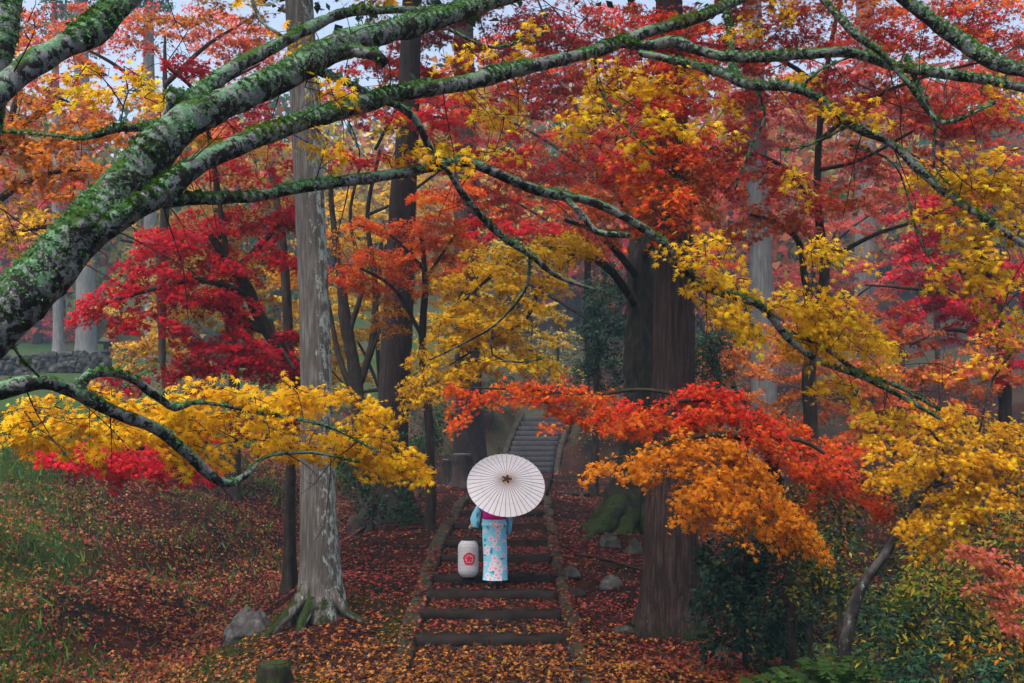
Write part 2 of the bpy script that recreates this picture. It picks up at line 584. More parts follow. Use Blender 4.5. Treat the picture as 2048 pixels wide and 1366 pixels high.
# ------------------------------------------------------------------ trees
class Tree:
    def __init__(self, name, label, cat, base, bark, tpl=LEAF5, size=0.07, mat='leaf', group=None, twig_r=0.004, pick=0, tw=True):
        self.root = thing(name, label, cat, base, group)
        self.bark, self.tpl, self.size, self.mat = bark, tpl, size, mat
        self.skel = []
        self.leaves = []
        self.twigs = MB()
        self.twig_r, self.pick, self.tw = twig_r, pick, tw
        self.cov = .070 if mat == 'leaf' else .085

    def limb(self, pts, name='branch', sides=8, step=0.12, rough=0.14, rscale=6, wiggle=0.0, lobes=None, build=True, seed=1):
        """pts: (x, y, z, radius) rows in metres"""
        p = spline(pts, step)
        if wiggle:
            k = np.stack([noise(p[:, :3], 1.6, seed + a) for a in range(3)], 1) * wiggle
            k[0] = 0
            p[:, :3] += k
        r = np.maximum(p[:, 3], 0.002)
        mb = MB()
        tube(mb, p[:, :3], r, sides, rough, rscale, seed, lobes=lobes)
        o = mb.build(name, self.bark, self.root)
        self.skel.append(p[:, :3])
        return o, p

    def plimb(self, rows, name='branch', k=1.0, **kw):
        """rows: (px, py, depth, width in px)"""
        return self.limb([(*P(a, b, d), k * M(w, d) / 2) for a, b, d, w in rows], name, **kw)

    def blob(self, cx, cy, rx, ry, d, pal, dens=1.5, ang=0.0, dd=None, L=None, flat=True, size=None, out=None, thick=1.0):
        """leafy sprays filling an upright ellipse round pixel (cx, cy) at depth d (its depth half-extent is dd)"""
        rxm, rym = M(rx, d), M(ry, d)
        if dd is None:
            dd = min(0.45 * rxm + 0.15, 1.1)
        size = size or self.size
        L = L or min(0.75, max(0.3, 0.75 * rxm))
        n_leaf = int(dens * math.pi * rxm * rym / (self.cov * size * size))
        per = max(14, int(0.34 * L * L / (0.105 * size * size) * (0.9 if flat else 1.1)))
        n_sp = max(2, int(round(n_leaf / per)))
        c = P(cx, cy, d)
        a = R(ang)
        for _ in range(n_sp):
            for _t in range(30):
                q = RNG.uniform(-1, 1, 3)
                if (q * q).sum() < 1:
                    break
            e = q * np.array([rxm, dd, rym])
            x, z = e[0] * math.cos(a) + e[2] * math.sin(a), -e[0] * math.sin(a) + e[2] * math.cos(a)
            mid = c + np.array([x, e[1], z])
            sg = (1 if RNG.random() < 0.5 + 0.45 * np.clip(q[0] * 1.5, -1, 1) else -1) if out is None else out
            ax = np.array([sg * (0.75 + 0.25 * RNG.random()) * math.cos(a), RNG.normal(0, 0.55), -sg * math.sin(a) - 0.10 + RNG.normal(0, 0.07)])
            ax /= np.linalg.norm(ax)
            self.spray(mid - ax * L * 0.5, ax, L * RNG.uniform(0.7, 1.2), per, pal, size, flat, thick)

    def spray(self, o, ax, L, n, pal, size, flat=True, thick=1.0):
        side = np.cross(ax, [0, 0, 1.0])
        side /= np.linalg.norm(side) + 1e-9
        up = np.cross(side, ax)
        n = max(8, int(n * RNG.uniform(0.8, 1.2)))
        t = RNG.random(n) ** 0.75
        w = 0.42 * L * np.sqrt(np.clip(t * 1.15 + .05, 0, 1)) * (1.08 - 0.75 * t ** 2)
        s = RNG.uniform(-1, 1, n)
        # leaves gather along side twigs: snap t - |s| skew to a few lines
        k = 7.0
        lane = (t - 0.35 * np.abs(s)) * k
        lane = (np.round(lane) * 0.65 + lane * 0.35) / k
        t = np.clip(lane + 0.35 * np.abs(s), 0, 1.05)
        th = (0.035 if flat else 0.30 * L) * thick
        pos = o + ax * (t * L)[:, None] + side * (s * w)[:, None] + up * RNG.normal(0, th, n)[:, None]
        pos[:, 2] -= 0.22 * L * t ** 2 + 0.22 * (s * w) ** 2 / (L * 0.42) + RNG.random(n) * 0.03
        nrm = up * 0.7 + RNG.normal(0, 0.45 if flat else 0.8, (n, 3)) + np.array([0, -0.55, 0]) + ax * 0.25 * t[:, None]
        dr = ax * (0.5 + 0.5 * t)[:, None] + side * (np.sign(s) * 0.6)[:, None] + RNG.normal(0, 0.45, (n, 3)) + np.array([0, 0, -0.35])
        tone = 1 + RNG.normal(0, 0.10)
        col = np.clip(colors(n, pal) * tone, 0.002, 0.9)
        self.leaves.append((pos, nrm, dr, size * RNG.uniform(0.5, 1.3, n), col))
        if not self.tw:
            return
        tt = np.linspace(0, 1, 4)
        main = o + ax * (tt * L)[:, None]
        main[:, 2] -= 0.22 * L * tt ** 2
        r0 = self.twig_r
        tube(self.twigs, main, np.linspace(r0, r0 * 0.4, 4), 3, cap=False)
        nq = 4 if o[1] < 11 else (2 if o[1] < 18 else 1)
        for q in range(nq):
            a0 = 0.15 + 0.76 / nq * q
            sgn = 1 if q % 2 else -1
            tt2 = np.linspace(0, 1, 3)
            wl = 0.42 * L * RNG.uniform(0.55, 0.95)
            line = o + ax * (a0 * L) + (ax * 0.7 + side * sgn * 0.75) * (tt2 * wl)[:, None]
            line[:, 2] -= 0.22 * L * (a0 + 0.7 * tt2 * wl / L) ** 2
            tube(self.twigs, line, np.linspace(r0 * 0.6, r0 * 0.3, 3), 3, cap=False)
        # a stem back to the nearest wood, then the spray itself counts as wood for its neighbours
        if self.skel:
            sk = np.concatenate(self.skel)
            d2 = ((sk - o) ** 2).sum(1)
            i = int(d2.argmin())
            dist = math.sqrt(d2[i])
            if 0.03 < dist < 4.0:
                m = max(4, int(dist / 0.26))
                q = np.linspace(0, 1, m)[:, None]
                line = sk[i] * (1 - q) + o * q
                line[:, 2] += (np.sin(q[:, 0] * math.pi) * 0.12 * dist)
                wob = np.stack([noise(line * 1.0, 2.5, 31 + a) for a in range(3)], 1) * 0.09 * min(dist, 1.5)
                wob[0] = 0
                wob[-1] = 0
                line += wob
                r1 = min(r0 * (1.0 + 1.6 * dist), r0 * 3.5)
                tube(self.twigs, line, np.linspace(r1, r0, m), 4 if r1 > 0.008 else 3, cap=False)
                self.skel.append(line)
        self.skel.append(main)

    def finish(self, crown='crown'):
        if self.leaves:
            pos, nrm, dr, sz, col = (np.concatenate([l[k] for l in self.leaves]) for k in range(5))
            keep = np.ones(len(pos), bool)
            if self.pick:
                px = pos[:, 0] / pos[:, 1] * FPX + 1024
                py = HY - (pos[:, 2] - CAMZ) / pos[:, 1] * FPX
                s, t, n = frames(nrm, dr)
                face = np.abs(n[:, 1])
                score = np.where((px > 10) & (px < 2038) & (py > 10) & (py < 1356), sz / pos[:, 1] * (0.3 + face), -1)
                top = np.argsort(-score)[:self.pick]
                keep[top] = False
                keep[top[score[top] < 0]] = True
                top = top[score[top] > 0]
                order = np.argsort(col[top, 1])
                top = top[order]
                base = np.array(self.root.location)
                nvar = 10
                for g, chunk in enumerate(np.array_split(top, nvar)):
                    mb = MB()
                    mb.add(self.tpl[0], self.tpl[1], col[chunk].mean(0))
                    me = mb.mesh('leaf', MAT[self.mat])
                    for i in chunk:
                        o = bpy.data.objects.new('leaf', me)
                        mw = Matrix.Identity(4)
                        for r_ in range(3):
                            mw[r_][0], mw[r_][1], mw[r_][2] = s[i][r_] * sz[i], t[i][r_] * sz[i], n[i][r_] * sz[i]
                            mw[r_][3] = pos[i][r_] - base[r_]
                        o.parent = self.root
                        o.matrix_basis = mw
                        COL.objects.link(o)
            mb = MB()
            add_leaves(mb, self.tpl, pos[keep], nrm[keep], dr[keep], sz[keep], col[keep])
            tag(mb.build(crown, MAT[self.mat], self.root), kind='stuff')
        if self.twigs.n:
            tag(self.twigs.build('twig', MAT['twig'], self.root), kind='stuff')
        return self.root


# ------------------------------------------------------------------ the lie of the land
def path_x(y):
    return np.interp(y, [0, 9, 12, 14, 20, 24, 30, 38, 39.3, 40.4, 41.6, 52, 140], [-.2, -.2, -.24, -.27, -.26, -.15, .2, .62, .82, 1.08, 1.5, 3.2, 5])


STEPS = [(11.95, .13), (13.0, .26), (13.93, .39), (14.62, .52), (16.1, .65), (17.4, .78), (19.6, .91), (21.7, 1.04), (23.5, 1.17)]
UP0, UP1, UPN, UPZ0, UPR = 38.0, 41.4, 11, 1.47, 0.205


def tread_z(y):
    y = np.asarray(y, float)
    z = np.zeros_like(y)
    for d, h in STEPS:
        z = np.where(y >= d, h, z)
    return np.where(y > 24, np.interp(y, [24, 37], [1.17, 1.45]), z)


def path_z(y):
    return np.interp(y, [-20, 9, 11.4] + [d + .4 for d, h in STEPS] + [37, 38, 41.4, 50, 60, 90, 140],
                     [-.3, -.05, 0] + [h for d, h in STEPS] + [1.42, 1.5, 3.75, 4.8, 7.5, 18, 34])


def ground_z(x, y, fine=True):
    x, y = np.asarray(x, float), np.asarray(y, float)
    u = x - path_x(y)
    zc = path_z(y) - 0.05
    ul = -u
    ditch = np.interp(y, [0, 8, 18, 24, 30, 42, 140], [-.7, -.62, -.5, .1, 1.0, 2.4, 34])
    rise = np.interp(y, [0, 20, 32, 60], [.38, .36, .27, .05])
    zl = ditch + rise * np.clip(ul - 4.7, 0, 30) + 0.12 * sstep(5.2, 6.2, ul) + 0.25 * sstep(7, 7.8, ul + 0.25 * (y - 14))
    zl = np.minimum(zl, np.interp(y, [0, 20, 30, 44, 60, 90, 140], [4.0, 3.4, 3.0, 4.9, 8.5, 19, 36]))
    zl = zc + (zl - zc) * sstep(2.2, 4.4, ul)
    zr0 = np.interp(y, [0, 9, 14, 19, 26, 40, 60, 90, 140], [-.9, -.8, -.55, .1, 1.1, 3.2, 7.5, 18, 34])
    zr = zr0 + 0.10 * np.clip(u - 5, 0, 25)
    zr = zc + (zr - zc) * sstep(2.9, 4.6, u)
    z = np.where(u < 0, zl, zr)
    # banks beside the upper stair
    bank = sstep(36, 40, y) * (1 - sstep(46, 56, y)) * sstep(1.0, 2.4, np.abs(u)) * 0.8
    z = z + bank
    p = np.stack([x, y, np.zeros_like(x)], -1)
    amp = 1 - 0.9 * (np.abs(u + .0) < 1.05)
    z = z + (noise(p, 0.5, 3) * 0.10 + noise(p, 1.7, 4) * 0.045) * amp
    if fine:
        z = z + noise(p, 5.0, 5) * 0.018 * amp
    z = z + noise(p, 0.07, 6) * 0.9 * sstep(40, 70, y) + (noise(p, .38, 7) * .28 + noise(p, .9, 17) * .10) * sstep(4.6, 6.0, ul) * (1 - sstep(28, 40, y))
    # the terrain dips under the built steps
    z = z - 0.12 * (np.abs(u) < 1.0) * ((y > 8) & (y < 37.8)) - 0.35 * (np.abs(u) < 1.15) * ((y >= 37.6) & (y < 41.8))
    return z


def surf_z(x, y):
    u = np.asarray(x) - path_x(y)
    inside = (u > -0.86) & (u < 0.86) & (np.asarray(y) < 37.9)
    z = np.where(inside, tread_z(y) + .012, ground_z(x, y))
    kerb = (np.abs(np.abs(u) - 1.0) < .11) & (np.asarray(y) > 9) & (np.asarray(y) < 24.3)
    return np.where(kerb, path_z(y) + .062, z)


def axis(lo, hi, c0, c1, fine):
    a = list(np.arange(c0, c1, fine))
    s = fine
    x = a[-1]
    while x < hi:
        s *= 1.12
        x += s
        a.append(min(x, hi))
    s = fine
    x = a[0]
    b = []
    while x > lo:
        s *= 1.12
        x -= s
        b.append(max(x, lo))
    return np.array(b[::-1] + a)


gx = axis(-120, 120, -9, 7, 0.14)
gy = axis(-15, 135, 8.5, 28, 0.18)
X, Y = np.meshgrid(gx, gy, indexing='ij')
Z = ground_z(X, Y)
gm = MB()
V = np.stack([X, Y, Z], -1).reshape(-1, 3)
i = np.arange(len(gx) - 1)[:, None] * len(gy)
j = np.arange(len(gy) - 1)[None, :]
F = np.stack([i + j, i + len(gy) + j, i + len(gy) + j + 1, i + j + 1], -1).reshape(-1, 4)
fc = V[F].mean(1)
uu = fc[:, 0] - path_x(fc[:, 1])
soil, litter, grass, mossc = C(.010, .007, .006), C(.034, .011, .007), C(.03, .065, .014), C(.02, .03, .006)
n1 = noise(fc, 0.8, 8)[:, None]
n2 = noise(fc, 3.0, 9)[:, None]
gc = soil + (litter - soil) * np.clip(.5 + n2, 0, 1)
gl = sstep(-1.2, 1.4, -uu + n1[:, 0] * 1.3 - (5.2 + .42 * np.clip(fc[:, 1] - 11, 0, 99)) + .5 * np.clip(fc[:, 1] - 21, 0, 99))[:, None]
gc = gc + (grass - gc) * gl
mo = (sstep(.0, .5, n1[:, 0]) * (fc[:, 1] < 14) * (uu < -1.2) * (uu > -4.5))[:, None]
gc = gc + (mossc - gc) * mo
n3 = noise(fc, 0.35, 10)[:, None]
n4 = noise(fc, 1.1, 12)[:, None]
farm = sstep(28, 42, fc[:, 1])[:, None]
gc = gc + (C(.05, .05, .028) - gc) * farm * np.clip(.35 + n3 + .6 * n4, 0, .9)
gm.add(V, F, gc)
GROUND_MAT = tinted('forest_floor', 0.95, 0.04, 0.8, 12)
tag(gm.build('ground', GROUND_MAT), kind='structure')

# path: treads, then the riser stones and kerbs as pieces of it
path = thing('path', None, None)
tag(path, kind='structure')
prof = [(8.6, -.02)]
zz = 0.0
for d, h in STEPS:
    prof += [(d - .02, zz + .01), (d, h - .012)]
    zz = h - .012
prof += [(27, 1.25), (31, 1.33), (37.9, 1.45)]
tm = MB()
W = np.linspace(-.93, .93, 15)
pv = []
sub = []
for (a, za), (b, zb) in zip(prof[:-1], prof[1:]):
    n = max(1, int((b - a) / .12))
    for k in range(n):
        sub.append((a + (b - a) * k / n, za + (zb - za) * k / n))
sub.append(prof[-1])
for y, z in sub:
    for w in W:
        x = path_x(y) + w
        pv.append((x, y, z + 0.012 * float(noise(np.array([x, y, 0]), 3.0, 5))))
i = np.arange(len(sub) - 1)[:, None] * len(W)
j = np.arange(len(W) - 1)[None, :]
tm.add(pv, np.stack([i + j, i + j + 1, i + len(W) + j + 1, i + len(W) + j], -1).reshape(-1, 4), (.022, .013, .010))
tag(tm.build('tread', GROUND_MAT, path), kind='stuff')


def bar(mb, x0, x1, y0, y1, z0, z1, seed, n=14, rough=.02, skew=0.0):
    """a worn stone bar with rounded upper edges"""
    sec = np.array([(y0, z0), (y0, z0 + .6 * (z1 - z0)), (y0 + .025, z1 - .012), (y0 + .06, z1), (y1 - .03, z1), (y1, z1 - .03), (y1, z0)])
    xs = np.linspace(x0, x1, n)
    v = np.array([[(x, a + skew * (x - x0), b) for a, b in sec] for x in xs])
    v = v + np.stack([0 * v[..., 0], noise(v, 3.0, seed) * rough, noise(v, 4.0, seed + 5) * rough * .35 + noise(v, 13.0, seed) * rough * .15], -1)
    m = len(sec)
    i = np.arange(n - 1)[:, None] * m
    j = np.arange(m)[None, :]
    f = np.stack([i + j, i + m + j, i + m + (j + 1) % m, i + (j + 1) % m], -1).reshape(-1, 4)
    mb.add(v.reshape(-1, 3), f)
    e = mb.n - len(v.reshape(-1, 3))
    mb.f += [np.array([[e + k for k in range(m)]]), np.array([[e + (n - 1) * m + k for k in range(m)][::-1]])]
    mb.c += [np.full((1, 3), .5), np.full((1, 3), .5)]


for k, (d, h) in enumerate(STEPS):
    mb = MB()
    c = float(path_x(d))
    wl = .9 if k else .98
    bar(mb, c - wl + random.uniform(-.04, .04), c + .86 + random.uniform(-.03, .05) + (.12 if k == 0 else 0), d - .05, d + .24, h - .24, h - .002, k * 7, 30, .06, random.uniform(-.04, .03))
    mb.build('step', MAT['step'], path)
for side in (-1, 1):
    y = 9.0
    k = 0
    while y < 24.3:
        ln = random.uniform(.8, 1.5)
        ya, yb = y, min(y + ln, 24.4)
        xa, xb = (float(path_x(t)) + side * 1.0 for t in (ya, yb))
        za, zb = float(path_z(ya)), float(path_z(yb))
        mb = MB()
        w = .11 if side < 0 else .085
        n = 8
        t = np.linspace(0, 1, n)
        sec = np.array([(-w, -.3), (-w, .0), (-w + .03, .025), (w - .03, .025), (w, .0), (w, -.3)])
        v = np.zeros((n, 6, 3))
        v[..., 0] = (xa + (xb - xa) * t)[:, None] + sec[None, :, 0]
        v[..., 1] = (ya + .012 + (yb - ya - .024) * t)[:, None]
        v[..., 2] = (za + (zb - za) * t)[:, None] + sec[None, :, 1] + .03
        v += np.stack([noise(v, 2.2, k) * .035, 0 * v[..., 0], noise(v, 3, k + 9) * .03], -1)
        v += np.array([random.uniform(-.03, .03), 0, random.uniform(-.03, .02)])
        i = np.arange(n - 1)[:, None] * 6
        j = np.arange(6)[None, :]
        f = np.stack([i + j, i + (j + 1) % 6, i + 6 + (j + 1) % 6, i + 6 + j], -1).reshape(-1, 4)
        mb.add(v.reshape(-1, 3), f)
        mb.f += [np.array([[5, 4, 3, 2, 1, 0]]), np.array([[(n - 1) * 6 + q for q in range(6)]])]
        mb.c += [np.full((1, 3), .5)] * 2
        mb.build('kerb_stone', MAT['kerb'], path)
        y = yb
        k += 1

stair = thing('stairs', None, None)
tag(stair, kind='structure')
for k in range(UPN):
    y = UP0 + (UP1 - UP0) * k / UPN
    c = float(path_x(y + .2))
    z = UPZ0 + UPR * (k + 1)
    mb = MB()
    bar(mb, c - .92, c + .92, y, y + .42, z - .42, z, 90 + k, 10, .015)
    mb.build('step', MAT['upstep'], stair)
for side in (-1, 1):
    for k in range(4):
        ya, yb = UP0 - .4 + k * 1.0, UP0 - .4 + (k + 1) * 1.0 - .03
        xa, xb = (float(path_x(t)) + side * 1.06 for t in (ya, yb))
        za, zb = (UPZ0 + (t - UP0) / (UP1 - UP0) * UPN * UPR + .13 for t in (ya, yb))
        mb = MB()
        v = np.array([[(x + q * .13, y, z + h) for q, h in ((-.8, -.9), (-.8, -.05), (.8, -.05), (.8, -.9))] for x, y, z in ((xa, ya, za), (xb, yb, zb))]).reshape(-1, 3)
        mb.add(v, [(0, 1, 5, 4), (1, 2, 6, 5), (2, 3, 7, 6), (3, 0, 4, 7), (3, 2, 1, 0), (4, 5, 6, 7)])
        mb.build('kerb_stone', MAT['kerb'], stair, smooth=False)


# ------------------------------------------------------------------ trunks
def gz(x, y):
    return float(ground_z(np.array([x]), np.array([y]))[0])


def cedar_lobes(flare=0.0, z0=0.0, h=0.5, seed=0, ridge=0.05, fl_lobes=5, ph=0.0):
    def fn(p, th, i):
        z = p[..., 2]
        th = th + 0 * z
        base = np.exp(-np.clip(z - z0, 0, 99) / h)
        q = np.stack([np.cos(th) * 9, np.sin(th) * 9, z * 0.35], -1)
        r1 = noise(q, 1.0, seed) * ridge + noise(q * np.array([2.1, 2.1, 1.5]), 1.0, seed + 2) * ridge * .5
        lob = 0.55 + 0.45 * np.cos(fl_lobes * th + ph + 0.5 * np.sin(2 * th))
        return 1 + r1 + flare * base * (0.35 + lob)
    return fn


def trunk_tree(name, label, rows, bark, flare, h, roots=(), group=None, sides=44, step=.09, top=15.0, ridge=.05, fl_lobes=5, ph=0., cat='tree', seed=0):
    """rows: (px, py, depth, width px) from the foot up; the trunk runs on above the frame to TOP"""
    pts = [(*P(a, b, d), M(w, d) / 2) for a, b, d, w in rows]
    f = pts[0]
    g = gz(f[0], f[1])
    pts[0] = (f[0], f[1], g - .15, f[3])
    lx, ly = pts[-1], pts[-2]
    if pts[-1][2] < top:
        k = (top - lx[2]) / (lx[2] - ly[2])
        k = min(k, 3)
        pts.append((lx[0] + (lx[0] - ly[0]) * k, lx[1], top, lx[3] * .62))
    t = Tree(name, label, cat, (f[0], f[1], g), MAT[bark], group=group)
    t.limb(pts, 'trunk', sides=sides, step=step, rough=.03, rscale=8, lobes=cedar_lobes(flare, g, h, seed, ridge, fl_lobes, ph), seed=seed)
    for rr in roots:
        q = [(*P(a, b, d), M(w, d) / 2) for a, b, d, w in rr]
        out = []
        for x, y, z, r in q:
            out.append((x, y, z, r))
        x, y, z, r = out[-1]
        out[-1] = (x, y, gz(x, y) - r * .6, r)
        t.limb(out, 'root', sides=12, step=.07, rough=.25, rscale=7, seed=seed + 3)
    return t


def cedar_crown(t, x, y, z0, z1, rad, n=70, pal=(G1, G2)):
    """drooping dark boughs high on a cedar, unseen over the frame; near ones widened for shade"""
    t.tpl, t.mat, t.size = KITE, 'evergreen', .30
    for k in range(n):
        a = random.uniform(0, 2 * math.pi)
        q = random.random()
        z = z0 + (z1 - z0) * q
        L = rad * (1 - .7 * q) * random.uniform(.7, 1.1)
        o = np.array([x, y, z])
        t.spray(o, np.array([math.cos(a), math.sin(a), -.12]), L, 60, pal, .24, True, 3.0)


g1 = trunk_tree('cedar_tree', 'pale grey cedar trunk with white lichen down its right side, beside the boulder', [(641, 1255, 13.2, 92), (641, 1150, 13.2, 80), (636, 1000, 13.2, 70), (631, 700, 13.2, 60), (619, 400, 13.25, 58), (598, 0, 13.3, 54)],
                'cedar_pale', .32, .33, roots=[
    [(622, 1165, 13.05, 34), (590, 1215, 12.9, 26), (530, 1258, 12.7, 12)], [(625, 1200, 12.95, 26), (605, 1245, 12.7, 18), (595, 1285, 12.5, 8)],
    [(660, 1180, 13.05, 30), (695, 1225, 13.0, 18), (738, 1256, 12.9, 8)]], seed=1)
cedar_crown(g1, -3.1, 13.3, 10.6, 14.8, 4.6, 110)  # crown widened out of view to darken the path and near haze
g1.finish()
g2 = trunk_tree('cedar_tree', 'dark brown cedar trunk with spreading roots left of the lower steps', [(778, 1085, 20.5, 105), (782, 1000, 20.5, 78), (785, 850, 20.5, 62), (795, 650, 20.5, 60), (806, 400, 20.5, 52), (814, 300, 20.5, 46), (822, 60, 20.5, 40)],
                'cedar_dark', .5, .5, roots=[
    [(790, 1040, 20.2, 40), (810, 1080, 19.6, 30), (835, 1112, 19.0, 18)], [(760, 1050, 20.2, 40), (730, 1090, 19.6, 34), (715, 1118, 19.2, 16)],
    [(800, 1060, 20.0, 34), (770, 1110, 19.0, 22), (715, 1160, 18.0, 12)]], seed=2)
cedar_crown(g2, -2.1, 20.5, 13.2, 14.9, 4.0, 70)  # unseen crown, enlarged to shade the ground below
g2.finish()
g3 = trunk_tree('cedar_tree', 'stout reddish brown cedar trunk right of the steps', [(1338, 1270, 12.7, 112), (1340, 1150, 12.7, 106), (1342, 1000, 12.7, 102), (1345, 800, 12.7, 86), (1347, 600, 12.7, 80), (1344, 300, 12.7, 66), (1338, 0, 12.7, 52)],
                'cedar_red', .40, .42, roots=[
    
    [(1380, 1220, 12.5, 40), (1410, 1270, 12.3, 26), (1425, 1300, 12.1, 10)]], seed=3, sides=64, ridge=.055)
cedar_crown(g3, 2.0, 12.7, 10.6, 14.8, 4.6, 110)  # unseen crown, spread wide to keep light off the floor
g3.finish()

GREYC = 'tall cedar trunks in the haze behind the maples'
for (lab, rows, bark) in [
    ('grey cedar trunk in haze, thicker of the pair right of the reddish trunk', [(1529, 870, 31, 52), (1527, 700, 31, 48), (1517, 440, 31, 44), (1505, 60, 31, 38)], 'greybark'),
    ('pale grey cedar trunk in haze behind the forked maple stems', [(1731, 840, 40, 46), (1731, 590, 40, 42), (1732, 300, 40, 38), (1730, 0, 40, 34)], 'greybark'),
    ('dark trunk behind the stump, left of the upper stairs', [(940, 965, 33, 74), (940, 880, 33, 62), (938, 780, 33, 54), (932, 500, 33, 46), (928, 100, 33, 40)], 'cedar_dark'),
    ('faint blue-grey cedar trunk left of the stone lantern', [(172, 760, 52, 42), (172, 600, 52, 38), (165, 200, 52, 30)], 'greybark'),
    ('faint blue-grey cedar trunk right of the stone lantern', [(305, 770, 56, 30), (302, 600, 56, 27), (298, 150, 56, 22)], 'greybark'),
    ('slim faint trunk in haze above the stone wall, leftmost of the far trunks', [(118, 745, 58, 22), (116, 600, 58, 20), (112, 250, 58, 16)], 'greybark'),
]:
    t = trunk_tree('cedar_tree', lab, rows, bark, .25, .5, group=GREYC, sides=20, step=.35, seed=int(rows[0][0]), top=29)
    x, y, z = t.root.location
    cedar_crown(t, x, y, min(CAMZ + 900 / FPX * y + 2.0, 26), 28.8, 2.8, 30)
    t.finish()

# a slim trunk in the left bank
s1 = trunk_tree('tree', 'slim bare trunk on the leafy bank just left of the pale cedar', [(579, 1092, 17.5, 30), (580, 1000, 17.5, 22), (582, 900, 17.5, 20), (578, 700, 17.5, 20), (565, 480, 17.6, 16), (540, 330, 17.8, 10)], 'darkbark', .4, .25, sides=18, top=6)
s1.finish()

# ------------------------------------------------------------------ near maple with the mossy limbs
fm = Tree('maple_tree', 'nearest maple with thick mossy limbs arching across the top and yellow leaves', 'tree', (-3.7, 4.3, gz(-3.7, 4.3)), MAT['limb'], STAR7, .078, pick=300, twig_r=.0032)
g0 = gz(-3.7, 4.3)
K = dict(sides=20, step=.05, rough=.30, rscale=6)
fm.limb([(-3.75, 4.3, g0 - .2, .36), (-3.72, 4.32, g0 + .5, .25), (-3.55, 4.38, 1.4, .21), (-3.25, 4.45, 2.0, .19), (-2.9, 4.5, 2.5, .165), (*P(-40, 690, 4.6), .14)], 'trunk', **K)
main = [(-40, 690, 4.6, 116), (40, 600, 4.65, 112), (110, 520, 4.75, 106), (180, 452, 4.85, 100), (240, 380, 5.0, 92), (300, 312, 5.1, 88), (360, 258, 5.2, 78), (430, 215, 5.35, 70), (520, 175, 5.55, 62), (600, 137, 5.75, 58), (680, 92, 5.95, 54), (760, 68, 6.15, 50), (850, 44, 6.4, 44), (950, 14, 6.7, 38), (1050, -18, 7.0, 34), (1200, -60, 7.4, 26)]
fm.plimb(main, k=.90, **K)
fm.plimb([(190, 470, 4.8, 50), (260, 425, 4.85, 54), (330, 378, 4.95, 50), (400, 325, 5.1, 46), (500, 280, 5.35, 42), (600, 247, 5.6, 40), (700, 215, 5.85, 38), (800, 187, 6.15, 37), (920, 168, 6.5, 36), (1020, 142, 6.8, 34), (1100, 124, 7.0, 30), (1200, 100, 7.3, 28), (1300, 62, 7.6, 26), (1400, 34, 7.8, 22), (1490, -6, 8.0, 18), (1600, -70, 8.3, 12)], seed=3, k=.88, **K)
limbC = [(325, 405, 4.97, 36), (370, 398, 5.05, 34), (430, 396, 5.2, 30), (520, 391, 5.4, 27), (600, 375, 5.6, 26), (700, 361, 5.9, 25), (800, 346, 6.2, 24), (880, 330, 6.4, 24), (940, 325, 6.55, 24), (1000, 350, 6.65, 23), (1080, 382, 6.8, 22), (1180, 402, 7.0, 21), (1260, 440, 7.1, 20), (1330, 490, 7.2, 19), (1390, 560, 7.3, 18), (1440, 586, 7.4, 17), (1520, 612, 7.5, 16), (1580, 680, 7.6, 15), (1640, 722, 7.7, 13), (1720, 752, 7.8, 12), (1800, 792, 7.9, 10), (1880, 838, 8.0, 6)]
fm.plimb(limbC, seed=5, k=.88, **K)
K2 = dict(sides=12, step=.05, rough=.34, rscale=9)
fm.plimb([(1240, 85, 7.4, 24), (1295, 92, 7.35, 26), (1350, 83, 7.3, 27), (1400, 102, 7.2, 25), (1480, 116, 7.1, 24), (1600, 110, 7.0, 24), (1700, 105, 6.9, 23), (1790, 132, 6.8, 23), (1900, 150, 6.7, 22), (2000, 166, 6.6, 21), (2120, 190, 6.5, 18)], seed=6, k=.85, **K2)
limbE = [(1280, 105, 7.35, 16), (1350, 122, 7.2, 18), (1440, 146, 7.1, 22), (1500, 170, 7.05, 23), (1580, 174, 7.0, 20), (1640, 200, 7.0, 18), (1700, 250, 6.95, 18), (1780, 286, 6.9, 19), (1840, 340, 6.85, 20), (1900, 392, 6.8, 20), (1960, 432, 6.75, 19), (2060, 495, 6.7, 17)]
fm.plimb(limbE, seed=7, k=.85, **K2)
fm.plimb([(1790, -20, 6.2, 24), (1850, 32, 6.15, 25), (1920, 82, 6.1, 26), (1990, 126, 6.0, 25), (2080, 150, 5.9, 24)], seed=8, **K2)
fm.plimb([(1630, -20, 6.9, 12), (1700, 60, 6.8, 13), (1760, 105, 6.75, 12), (1815, 165, 6.7, 12), (1868, 235, 6.65, 10), (1905, 243, 6.6, 8), (1990, 205, 6.5, 7)], seed=9, **K2)
fm.plimb([(-160, 340, 4.0, 42), (-60, 235, 4.1, 42), (0, 182, 4.2, 44), (60, 130, 4.3, 46), (130, 90, 4.4, 46), (185, 62, 4.5, 54), (230, 20, 4.6, 42), (268, -15, 4.7, 38), (360, -120, 4.9, 30)], seed=10, **K)
fm.limb([(-3.5, 4.38, 1.55, .17), (-3.1, 4.15, 2.6, .10), (*P(-160, 340, 4.0), M(42, 4.0) / 2)], seed=11, **K)
fm.limb([(-3.3, 4.45, 1.9, .14), (-3.0, 4.7, 2.9, .12), (*P(-60, 330, 4.8), M(62, 4.8) / 2), (*P(-8, 130, 4.85), M(56, 4.85) / 2), (*P(12, 40, 4.9), M(52, 4.9) / 2), (*P(30, -80, 5.0), M(46, 5.0) / 2)], seed=12, **K)
